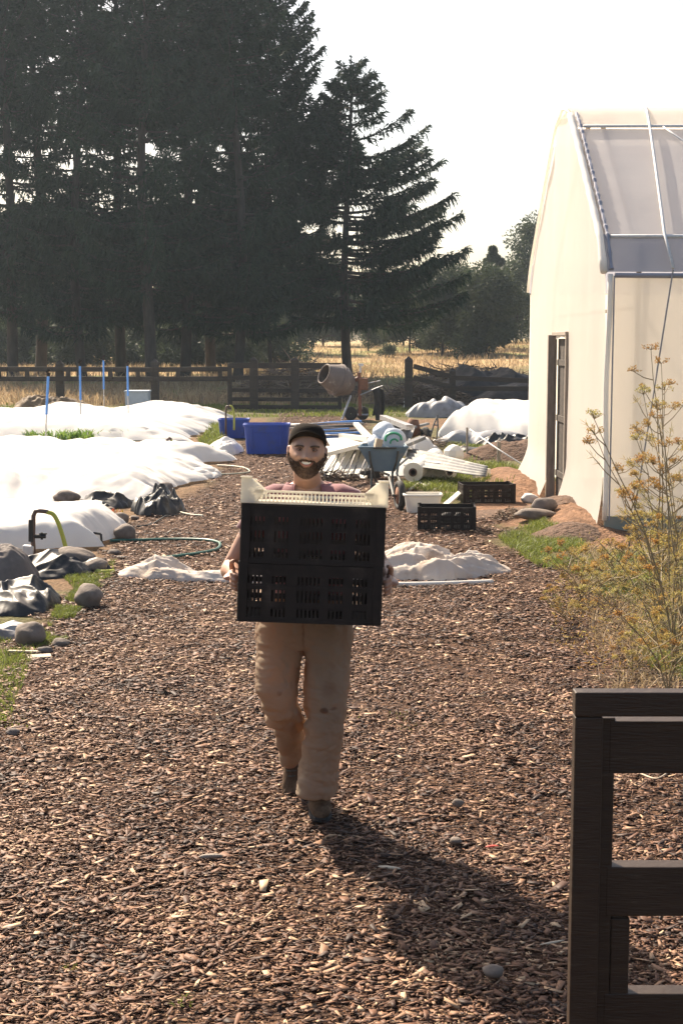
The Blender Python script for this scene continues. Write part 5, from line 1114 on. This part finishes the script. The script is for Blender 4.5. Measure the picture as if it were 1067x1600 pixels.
# ---------------------------------------------------------------- the man
PY = 6.22
def q(px, py, Y=PY): return A(px, py, Y)
HC = q(480, 707, 6.19); HC.z = 1.645            # head centre
man = thing('person', (q(485, 1290, 6.2).x, 6.25, 0), 'smiling bearded man in cap and mauve shirt walking with a stack of crates', 'person')
skin = mat('skin', (.43, .245, .165), (.36, .195, .13), .5, 12, bump=.15, bscale=60, bdist=.002)
skin.node_tree.nodes['Principled BSDF'].inputs['Subsurface Weight'].default_value = .04
def remesh(mb, voxel, smooth_it, name, mt, parent, disp=None):
    me = bpy.data.meshes.new('t'); me.from_pydata(mb.v, [], mb.f)
    bm = bmesh.new(); bm.from_mesh(me); bmesh.ops.recalc_face_normals(bm, faces=bm.faces); bm.to_mesh(me); bm.free()
    o = bpy.data.objects.new('t', me); COL.objects.link(o)
    m = o.modifiers.new('r', 'REMESH'); m.mode = 'VOXEL'; m.voxel_size = voxel
    s_ = o.modifiers.new('s', 'SMOOTH'); s_.iterations = smooth_it; s_.factor = .5
    dg = bpy.context.evaluated_depsgraph_get(); ev = o.evaluated_get(dg); nm = bpy.data.meshes.new_from_object(ev)
    bpy.data.objects.remove(o, do_unlink=True)
    n = len(nm.vertices); co = np.empty(n * 3, np.float32); nm.vertices.foreach_get('co', co); co = co.reshape(-1, 3)
    if disp is not None:
        no = np.empty(n * 3, np.float32); nm.vertices.foreach_get('normal', no); no = no.reshape(-1, 3); co = co + no * disp(co)[:, None]
    co = co - np.array(ORG[parent.name]); nm.vertices.foreach_set('co', co.astype(np.float32).ravel()); nm.materials.clear(); nm.update()
    nm.polygons.foreach_set('use_smooth', np.ones(len(nm.polygons), bool)); nm.name = name
    return link(name, nm, mt, parent)
HR = Ry(R(3)) @ Rx(R(-3))
def headpt(p): return HC + HR @ Vector(p)
def head_surf(nx, ny, nz):
    z_ = .113 * nz
    x = (.0750 + .003 * math.exp(-((z_ + .02) / .03) ** 2)) * nx; y = .094 * ny; z = .113 * nz * (1 - .07 * max(0, -nz) ** 2)
    if nz < 0:
        x *= 1 - .24 * nz * nz; y = y * (1 - .22 * nz * nz) if ny > 0 else y * (1 - .05 * nz * nz)
    if ny < 0:
        g_ = lambda a, b: math.exp(-((a) / b) ** 2)
        f = 0
        f += .004 * g_(z - .030, .012) * g_(x, .05)
        f -= .011 * g_(abs(x) - .031, .015) * g_(z - .014, .012)
        f += .013 * g_(abs(x) - .042, .017) * g_(z + .018, .016)
        f += .008 * g_(z + .093, .018) * g_(x, .03)
        f += .010 * g_(x, .012) * g_(z - .004, .018)
        f += .032 * g_(x, .0125) * g_(z + .020, .014)
        f += .015 * g_(abs(x) - .014, .009) * g_(z + .026, .009)
        f -= .004 * g_(z + .048, .008) * g_(x, .028)
        y -= f
    return Vector((x, y, z))
B = MB(); rings = []; nv, nu = 80, 96
for i in range(nv + 1):
    f = math.pi * i / nv; rings.append([headpt(head_surf(math.sin(f) * math.cos(2 * math.pi * k / nu), math.sin(f) * math.sin(2 * math.pi * k / nu), -math.cos(f))) for k in range(nu)])
B.loft(rings, False)
for sx in (-1, 1):
    for k, (dz, dy, r_) in enumerate(((.014, .004, .013), (.0, .0, .014), (-.016, -.003, .011))): B.ball(headpt((sx * .0785, .008 + dy, dz - .004)), (.012, r_, .017), None, 12, 8)
# neck and trunk
NB = q(481, 752, 6.26); NX = NB.x
B.tube([headpt((0, .02, -.04)), headpt((0, .025, -.09)), Vector((NX, 6.285, 1.50)), Vector((NX, 6.29, 1.44))], [.056, .057, .064, .085], 24)
SX = NX + .003; SY = 6.29
tz = [.86, .92, 1.0, 1.1, 1.2, 1.3, 1.38, 1.43, 1.465, 1.49, 1.51]; trx = [.165, .165, .155, .155, .17, .188, .195, .18, .14, .10, .06]; try_ = [.11, .11, .10, .10, .11, .115, .11, .10, .085, .07, .055]
B.loft([[Vector((SX + a * math.cos(t), SY + b * math.sin(t), z)) for t in np.linspace(0, 2 * math.pi, 32, endpoint=False)] for z, a, b in zip(tz, trx, try_)])
# arms
SH_ = {-1: Vector((SX - .178, 6.285, 1.415)), 1: Vector((SX + .178, 6.285, 1.415))}
cr_side = lambda sx, y, z: Vector((CX + sx * .2925, y, z))
EL = {-1: q(361, 886, 6.24), 1: q(595, 884, 6.24)}
HD = {}
for sx in (-1, 1):
    h_ = (CB @ Vector((sx * .33, .0, .165))); HD[sx] = Vector(h_)
    e = EL[sx]; s_ = SH_[sx]
    B.tube([s_ + Vector((-sx * .05, 0, .01)), s_, s_.lerp(e, .3), s_.lerp(e, .6), s_.lerp(e, .88), e, e.lerp(HD[sx] + Vector((0, .07, 0)), .25) + Vector((sx * .006, 0, -.008)), e.lerp(HD[sx] + Vector((0, .07, 0)), .6), HD[sx] + Vector((0, .085, 0))],
           [.055, .057, .050, .048, .041, .040, .044, .036, .027], 16)
    # palm lies against the crate's side, fingers reach forward and curl in through the slot
    pc = HD[sx]; X = lambda a, b, c, pc=pc, sx=sx: pc + Vector((sx * a, b, c))
    B.tube([X(0, .09, 0), X(.0, .055, 0), X(.0, .02, 0), X(.0, -.02, .0), X(-.002, -.035, 0)], [(.027, .020), (.034, .017), (.040, .015), (.041, .014), (.036, .011)], 14, up=(1, 0, 0) if False else (0, 0, 1))
    for k in range(4):
        zf = .030 - .0195 * k; L = (.072, .080, .075, .060)[k]; c_ = (.0, .004, .002, -.004)[k]
        B.tube([X(-.002, -.020, zf), X(.002, -.035 - L * .20, zf + c_), X(-.001, -.035 - L * .52, zf - .004), X(-.016, -.035 - L * .72, zf - .010), X(-.028, -.033 - L * .70, zf - .016)], [.0092, .0092, .0085, .0080, .0068], 9)
    B.tube([X(.002, .035, .022), X(.006, .012, .048), X(.003, -.012, .066), X(-.008, -.032, .074)], [.014, .012, .0105, .0085], 10)
# legs
kneeF, ankF = q(510, 1115, 6.16), q(497, 1248, 6.22); kneeR, ankR = q(445, 1108, 6.22), q(455, 1192, 6.56)
B.tube([Vector((SX, SY, .98)), Vector((SX, SY, .86))], [.14, .12], 20)
B.tube([Vector((SX + .08, 6.29, .90)), q(512, 1020, 6.23), kneeF, q(504, 1180, 6.2), ankF, ankF + Vector((0, 0, -.03))], [.09, .075, .056, .052, .038, .036], 16)
B.tube([Vector((SX - .08, 6.29, .90)), q(442, 1020, 6.26), kneeR, kneeR.lerp(ankR, .4), ankR, ankR + Vector((0, .02, -.03))], [.09, .075, .056, .050, .036, .036], 16)
remesh(B, .0042, 2, 'body', skin, man)
# eyes, brows, mouth
dark = mat('hair', (.066, .037, .024), (.12, .072, .046), .9, 40, bump=.3, bscale=120, bdist=.003)
eyew = mat('eye', (.28, .22, .19), None, .25); iris = mat('iris', (.02, .012, .008), None, .2); lid = mat('lid', (.14, .065, .045), None, .6)  # eye whites toned down: the squint's shadow is put into their colour
for sx in (-1, 1):
    m = MB(); c_ = headpt((sx * .031, -.0775, .013)); m.ball(c_, (.0125, .008, .0038), HR @ Rz(sx * R(14)), 16, 10); e = m.build('eye', eyew, man, smooth=True)
    m = MB(); m.ball(c_ + HR @ Vector((-sx * .001, -.0060, 0)), (.0048, .0036, .0048), HR, 12, 8); m.build('iris', iris, e, smooth=True)
    m = MB(); m.tube([headpt((sx * (.031 + .0155 * t), -.0865 + .0055 * abs(t) + .004 * max(0, t), .0175 - .005 * t * t)) for t in np.linspace(-1, 1, 9)], [.0014 + .0024 * (1 - abs(t)) for t in np.linspace(-1, 1, 9)], 8); m.build('eyelid', lid, man, smooth=True)
    m = MB(); m.tube([headpt((sx * (.031 + .0145 * t), -.0855 + .0055 * abs(t) + .004 * max(0, t), .0075 + .004 * t * t)) for t in np.linspace(-1, 1, 9)], [.0012 + .0012 * (1 - abs(t)) for t in np.linspace(-1, 1, 9)], 8); m.build('eyelid', lid, man, smooth=True)
    m = MB(); m.tube([headpt((sx * (.033 + .020 * t), -.0925 + .004 * t * t + .006 * max(0, t), .0250 + .003 * (1 - t * t) + .001 * t)) for t in np.linspace(-1, 1, 11)], [(.0040 + .0055 * (1 - t * t), .0045) for t in np.linspace(-1, 1, 11)], 8); m.build('eyebrow', dark, man, smooth=True)
my = -.0945
m = MB(); m.grid(lambda u, v: headpt(((u - .5) * .052, my + .010 * abs(2 * u - 1) ** 2 - .0015, -.0445 + .007 * (abs(2 * u - 1) ** 1.8) + (v - .5) * .0145 * (1 - abs(2 * u - 1) ** 2.2))), 16, 5); m.build('teeth', mat('teeth', (.85, .80, .72), None, .3), man, smooth=True, solid=.004)
lipm = mat('lips', (.34, .13, .10), None, .5)
for s_ in (-1, 1):
    m = MB(); m.tube([headpt((t * .029, my + .010 * abs(t) ** 2 - .003, (-.0445 if s_ > 0 else -.0475) + .007 * abs(t) ** 1.8 + s_ * (.0080 * (1 - abs(t) ** 2.2)))) for t in np.linspace(-1, 1, 13)], [.0016 + (.0020 if s_ > 0 else .0036) * (1 - abs(t)) for t in np.linspace(-1, 1, 13)], 8); m.build('lip', lipm, man, smooth=True)
# beard: shell over jaw and moustache with short tufts
def in_beard(p):
    x, y, z = p; ax_ = abs(x)
    if y > .012: return False
    nz_ = .005 * (float(fbm(np.array([x * 90 + 7]), np.array([z * 90]), 9, 2)[0]) - .5) * 2; z = z + nz_
    top = -.030 - .004 * 0 + (.055 * max(0, (ax_ - .034)) / .035 if ax_ > .034 else 0)      # cheek line rises to the ear
    top = -.030 - .012 * min(1, max(0, (ax_ - .022) / .016)) + (.020 * ((ax_ - .040) / .03) ** 1.5 if ax_ > .040 else 0) + (.012 if ax_ > .066 and y > -.02 else 0)
    if z > top: return False
    if ax_ < .029 and abs(z + .0500 - .004 * (ax_ / .03)) < .0150 * (1 - (ax_ / .031) ** 2.2): return False
    return True
vs = []; fs = []; nu, nv = 120, 110; idx = {}; tuft_c = []; tuft_d = []
def bp(i, k):
    f = math.pi * (.02 + .62 * i / nv); t = math.pi + math.pi * k / nu; nx, ny, nz = math.sin(f) * math.cos(t) * 1.0, math.sin(f) * math.sin(t), -math.cos(f); return head_surf(nx, ny, nz), Vector((nx, ny, nz))
def gv(i, k):
    if (i, k) not in idx:
        p, n = bp(i, k); th_ = .0025 + .0065 * max(0, min(1, (-.05 - p.z) / .05)) * max(0, 1 - (p.x / .062) ** 2) + .003 * max(0, 1 - (p.x / .045) ** 2) + .003 * (float(fbm(np.array([p.x * 160]), np.array([p.z * 160]), 5)[0]) - .5)
        idx[(i, k)] = len(vs); vs.append(headpt(p + n * th_))
    return idx[(i, k)]
for i in range(nv):
    for k in range(nu):
        p, n = bp(i + .5, k + .5)
        if in_beard(p):
            fs.append((gv(i, k), gv(i, k + 1), gv(i + 1, k + 1), gv(i + 1, k)))
            if random.random() < .8: tuft_c.append(headpt(p + n * .004)); tuft_d.append(HR @ (n + Vector((random.gauss(0, .5), random.gauss(0, .3), -.7 + random.gauss(0, .3)))).normalized())
m = MB(); m.add(vs, fs); bo = m.build('beard', dark, man, smooth=True, solid=.003)
tc = np.array([tuple(v) for v in tuft_c]) - np.array(ORG[man.name]); tdn = np.array([tuple(v) for v in tuft_d])
o = link('beard_hairs', foliage_mesh('beard_hairs', tc, tdn, rng.uniform(.005, .013, len(tc)), np.full(len(tc), .0022), rng.random(len(tc)), 0), dark, bo)
# hair at the sides and back
m = MB(); rings = []
for i in range(20):
    f = math.pi * (.42 + .4 * i / 19); rr = []
    for k in range(30):
        t = R(6) + R(168) * k / 29; nx, ny, nz = math.sin(f) * math.cos(t), math.sin(f) * math.sin(t), -math.cos(f); p = head_surf(nx, ny, nz)
        rr.append(headpt(p + Vector((nx, ny, nz)) * .006))
    rings.append(rr)
m.loft(rings, False, close=False); m.build('hair', dark, man, smooth=True, solid=.004)
# cap: dome, band and short flipped brim
capm = mat('cap_cloth', (.012, .009, .007), (.019, .013, .010), .95, 30, spec=.1, bump=.3, bscale=90, bdist=.002)
m = MB(); rings = []
nA = 40
for j in range(13):
    v = j / 12; rr = []
    for k in range(nA):
        t = 2 * math.pi * k / nA; fr_ = max(0, -math.sin(t)); z0 = .036 + .034 * fr_ - .024 * max(0, math.sin(t))
        ang = v * math.pi / 2; z = z0 + (.124 - z0) * math.sin(ang); r_ = math.cos(ang) ** .62 if v < 1 else 0
        zz = min(z, .113); s_ = math.sqrt(max(.15, 1 - (z0 / .14) ** 2))
        rr.append(headpt((.0835 * math.cos(t) * r_ * s_, .006 + .104 * math.sin(t) * r_ * s_, z)))
    rings.append(rr)
m.loft(rings, False); cap = m.build('cap', capm, man, smooth=True, solid=.004)
m = MB()
def brim(u, v):
    t = R(198) + R(144) * u; e = math.sin(math.pi * u) ** .6; fr_ = max(0, -math.sin(t)); z0 = .036 + .034 * fr_
    s_ = math.sqrt(max(.15, 1 - (z0 / .14) ** 2)); x = .0835 * math.cos(t) * s_ * (1.0 + .06 * v); y = .006 + .104 * math.sin(t) * s_ - v * .032 * e; z = z0 + .004 + v * .020 * e - .012 * abs(2 * u - 1) ** 2 * v
    return headpt((x, y, z))
m.grid(brim, 28, 5); m.build('cap_brim', capm, man, smooth=True, solid=.005)
# shirt
shirtm = mat('shirt_cloth', (.30, .115, .125), (.25, .095, .105), .9, 10, bump=.25, bscale=160, trans=.15, bdist=.002, sheen=.3)
def tors(z, t, off=.012):
    a = float(np.interp(z, tz, trx)) + off; b = float(np.interp(z, tz, try_)) + off
    return Vector((SX + a * math.cos(t), SY + b * math.sin(t), z))
def shirt(u, v):
    t = 2 * math.pi * u; fr_ = max(0, -math.sin(t)); zt = 1.497 - .085 * max(0, 1 - abs(math.atan2(math.cos(t), -math.sin(t))) / .62) if math.sin(t) < 0 else 1.497
    z = .88 + (zt - .88) * v; p = tors(z, t, .012 + .008 * (1 - v)); w_ = .006 * math.sin(z * 40 + 5 * t) * math.sin(t * 3 + z * 11) * (1 - v * .6); return p + Vector((math.cos(t), math.sin(t), 0)) * w_
m = MB(); m.grid(shirt, 96, 60); sh = m.build('shirt', shirtm, man, smooth=True, solid=.004)
m = MB(); m.tube([shirt(k / 96, 1.0) for k in range(97)], .0045, 6); m.build('collar', shirtm, sh, smooth=True)
for sx in (-1, 1):
    s_ = SH_[sx]; e = EL[sx]; pts = [s_ + Vector((-sx * .085, 0, .022)), s_ + Vector((-sx * .04, 0, .014)), s_ + Vector((0, 0, .0)), s_.lerp(e, .15), s_.lerp(e, .32), s_.lerp(e, .50)]
    m = MB(); m.tube(pts, [.058, .068, .070, .066, .066, .070], 22, cap=False); m.build('sleeve', shirtm, sh, smooth=True, solid=.004)
# trousers
trm = mat('trousers_cloth', (.35, .27, .19), (.29, .22, .15), .88, 7, bump=.35, bscale=200, trans=.34, tcol=(.72, .44, .25), dirt=(.19, .12, .08), dscale=5, dpos=.57, bdist=.002)
def ring(pl, pr, py, Y, ry, n=28, sq=.85):
    a = A(pl, py, Y); b = A(pr, py, Y); c_ = (a + b) / 2; rx_ = (b.x - a.x) / 2; out = []
    for k in range(n):
        t = 2 * math.pi * k / n; cs, sn = math.cos(t), math.sin(t); out.append(Vector((c_.x + rx_ * math.copysign(abs(cs) ** sq, cs), Y + ry * math.copysign(abs(sn) ** sq, sn), c_.z)))
    return out
T_ = MB()
T_.loft([ring(404, 549, 925, 6.28, .125), ring(402, 550, 960, 6.28, .135), ring(402, 550, 990, 6.28, .135), ring(404, 548, 1008, 6.28, .12)])
T_.loft([ring(474, 549, 970, 6.28, .13), ring(476, 547, 1010, 6.25, .118), ring(478, 544, 1060, 6.22, .108), ring(480, 540, 1100, 6.19, .10), ring(480, 536, 1135, 6.17, .095), ring(475, 531, 1170, 6.19, .098), ring(469, 528, 1205, 6.2, .103), ring(464, 526, 1237, 6.2, .108)])
T_.loft([ring(403, 478, 970, 6.29, .13), ring(404, 476, 1010, 6.27, .12), ring(405, 468, 1045, 6.23, .11), ring(409, 463, 1075, 6.20, .105), ring(414, 462, 1098, 6.19, .10), ring(418, 472, 1118, 6.24, .10), ring(428, 474, 1135, 6.33, .09), ring(434, 473, 1155, 6.42, .085), ring(437, 473, 1176, 6.49, .085), ring(438, 472, 1189, 6.51, .078)])
def wr(co):
    x, y, z = co[:, 0], co[:, 1], co[:, 2]
    d = .017 * (folds(x * 1.2 + y * .8, z * .45, 201, 9.0) - .5) + .012 * (folds(x + y, z * 1.1, 205, 14.0) - .5) + .006 * (folds(x + y, z * 1.4, 207, 30.0) - .5) + .003 * (fbm(x * 30, z * 30 + y * 20, 203, 3) - .5)
    kn = np.exp(-((z - .42) / .13) ** 2) * (x < SX + .01); d = d + .022 * np.exp(-((z - .60) / .08) ** 2 - ((x - (SX - .215)) / .05) ** 2); d = d + kn * .010 * np.sin(z * 60 + x * 34 + 2 * np.sin(x * 25 + y * 20))
    hem = np.exp(-((z - .17) / .08) ** 2) * (x > SX); return d + hem * .003 * np.sin(z * 110 + x * 20)
tr = remesh(T_, .005, 2, 'trousers', trm, man, wr)
stain = mat('stain_cloth', (.10, .06, .04), (.14, .085, .055), .9, 20)
# dark stains are part of the cloth: mixed into its colour as fixed spots, with the fly seam's shadow
nt_ = trm.node_tree; n_ = nt_.nodes; l_ = nt_.links; pbs = n_['Principled BSDF']; src = pbs.inputs['Base Color'].links[0].from_socket; geo = n_.new('ShaderNodeTexCoord')
nz3 = n_.new('ShaderNodeTexNoise'); nz3.inputs['Scale'].default_value = 45; nz3.inputs['Detail'].default_value = 4; l_.new(geo.outputs['Object'], nz3.inputs['Vector']); sc3 = n_.new('ShaderNodeVectorMath'); sc3.operation = 'SCALE'; sc3.inputs['Scale'].default_value = .022; l_.new(nz3.outputs['Color'], sc3.inputs[0]); wb0 = n_.new('ShaderNodeVectorMath'); wb0.operation = 'ADD'; l_.new(geo.outputs['Object'], wb0.inputs[0]); l_.new(sc3.outputs[0], wb0.inputs[1]); wob_ = n_.new('ShaderNodeVectorMath'); wob_.operation = 'SUBTRACT'; l_.new(wb0.outputs[0], wob_.inputs[0]); wob_.inputs[1].default_value = (.011, .011, .011)
def spot(px, py, Y, rx_, rz_, col, src, soft=.25):
    c_ = A(px, py, Y) - ORG[man.name]; mp = n_.new('ShaderNodeMapping'); mp.vector_type = 'POINT'; mp.inputs['Location'].default_value = (-c_.x / rx_, -c_.y / .12, -c_.z / rz_); mp.inputs['Scale'].default_value = (1 / rx_, 1 / .12, 1 / rz_); l_.new(wob_.outputs[0], mp.inputs[0])
    ln_ = n_.new('ShaderNodeVectorMath'); ln_.operation = 'LENGTH'; l_.new(mp.outputs[0], ln_.inputs[0]); mr = n_.new('ShaderNodeMapRange'); mr.inputs[1].default_value = 1; mr.inputs[2].default_value = 1 - soft; mr.inputs[3].default_value = 0; mr.inputs[4].default_value = .85; l_.new(ln_.outputs['Value'], mr.inputs[0])
    mx = n_.new('ShaderNodeMix'); mx.data_type = 'RGBA'; l_.new(mr.outputs[0], mx.inputs[0]); l_.new(src, mx.inputs[6]); mx.inputs[7].default_value = (*col, 1); return mx.outputs[2]
src = spot(506, 1111, 6.08, .020, .017, (.07, .035, .022), src); src = spot(521, 1109, 6.08, .022, .009, (.12, .07, .045), src, .5); src = spot(514, 1078, 6.08, .040, .045, (.24, .165, .11), src, .6); src = spot(437, 1082, 6.12, .014, .014, (.16, .09, .06), src, .6)
src = spot(474, 990, 6.15, .008, .10, (.14, .085, .055), src, .6)  # narrow dark line: shadow of the fly seam painted on the cloth
l_.new(src, pbs.inputs['Base Color'])
# boots
bootm = mat('boot_leather', (.07, .040, .024), (.11, .068, .04), .85, 12, spec=.2, bump=.4, bscale=60, dirt=(.20, .13, .08), dscale=12, dpos=.52, bdist=.003)
def boot(toe, pitch, yaw):
    """toe: ground point below the toe tip; foot runs back (+y), pitch lifts the heel"""
    Mx = Matrix.Translation(toe) @ Matrix.Rotation(yaw, 4, 'Z') @ Matrix.Translation((0, .07, 0)) @ Matrix.Rotation(pitch, 4, 'X') @ Matrix.Translation((0, -.07, 0))
    U = MB(); S_ = [(0.004, .018, .030, .020), (.02, .038, .038, .034), (.06, .050, .044, .042), (.11, .050, .050, .05), (.16, .044, .060, .060), (.20, .041, .066, .066), (.25, .040, .065, .065), (.285, .032, .06, .058), (.298, .018, .055, .045)]
    U.loft([[Mx @ Vector((a * math.cos(t), y, c_ + r_ * math.sin(t) * (1 if math.sin(t) > 0 else .7))) for t in np.linspace(0, 2 * math.pi, 24, endpoint=False)] for y, a, c_, r_ in S_])
    U.tube([Mx @ Vector((0, .235, .06)), Mx @ Vector((0, .24, .12)), Mx @ Vector((0, .245, .17))], [(.044, .056), (.046, .052), (.050, .056)], 20, up=(0, 1, 0))
    b = remesh(U, .005, 3, 'boot', bootm, man, lambda co: .003 * (fbm(co[:, 0] * 60, co[:, 1] * 60 + co[:, 2] * 40, 211, 3) - .5))
    s_ = MB(); out = [(-.0, .002), (-.030, .014), (-.047, .05), (-.050, .10), (-.042, .16), (-.040, .25), (-.030, .29), (0, .302), (.030, .29), (.040, .25), (.042, .16), (.050, .10), (.047, .05), (.030, .014)]
    s_.loft([[Mx @ Vector((x * 1.03, y, z)) for x, y in out] for z in (.0, .022)]); s_.build('sole', M['rubber'], b, bevel=.003)
    l__ = MB()
    for k in range(5): y = .10 + .022 * k; z = .093 + .010 * k; l__.tube([Mx @ Vector((-.022, y, z - .004)), Mx @ Vector((0, y - .004, z + .006)), Mx @ Vector((.022, y + .004, z - .004))], .003, 6)
    l__.build('laces', M['frame_dark'], b)
tp = GH(503, 1290); boot(Vector((tp.x, tp.y, tp.z + .012)), 0, R(6))
tr_ = GH(456, 1243); boot(Vector((tr_.x - .004, tr_.y, tr_.z + .010)), R(52), R(-8))
# ---------------------------------------------------------------- the air between near and far
hm = bpy.data.materials.new('haze'); hm.use_nodes = True; hn = hm.node_tree.nodes; hn.remove(hn['Principled BSDF'])
pv = hn.new('ShaderNodeVolumePrincipled'); pv.inputs['Color'].default_value = (.72, .86, 1.0, 1); pv.inputs['Density'].default_value = .0004; pv.inputs['Anisotropy'].default_value = .35
hm.node_tree.links.new(pv.outputs[0], hn['Material Output'].inputs['Volume'])
m = MB(); m.box((0, 150, 15), (420, 420, 36)); hz = m.build('haze', hm); tag(hz, 'thin sunlit haze in front of the trees', kind='stuff')
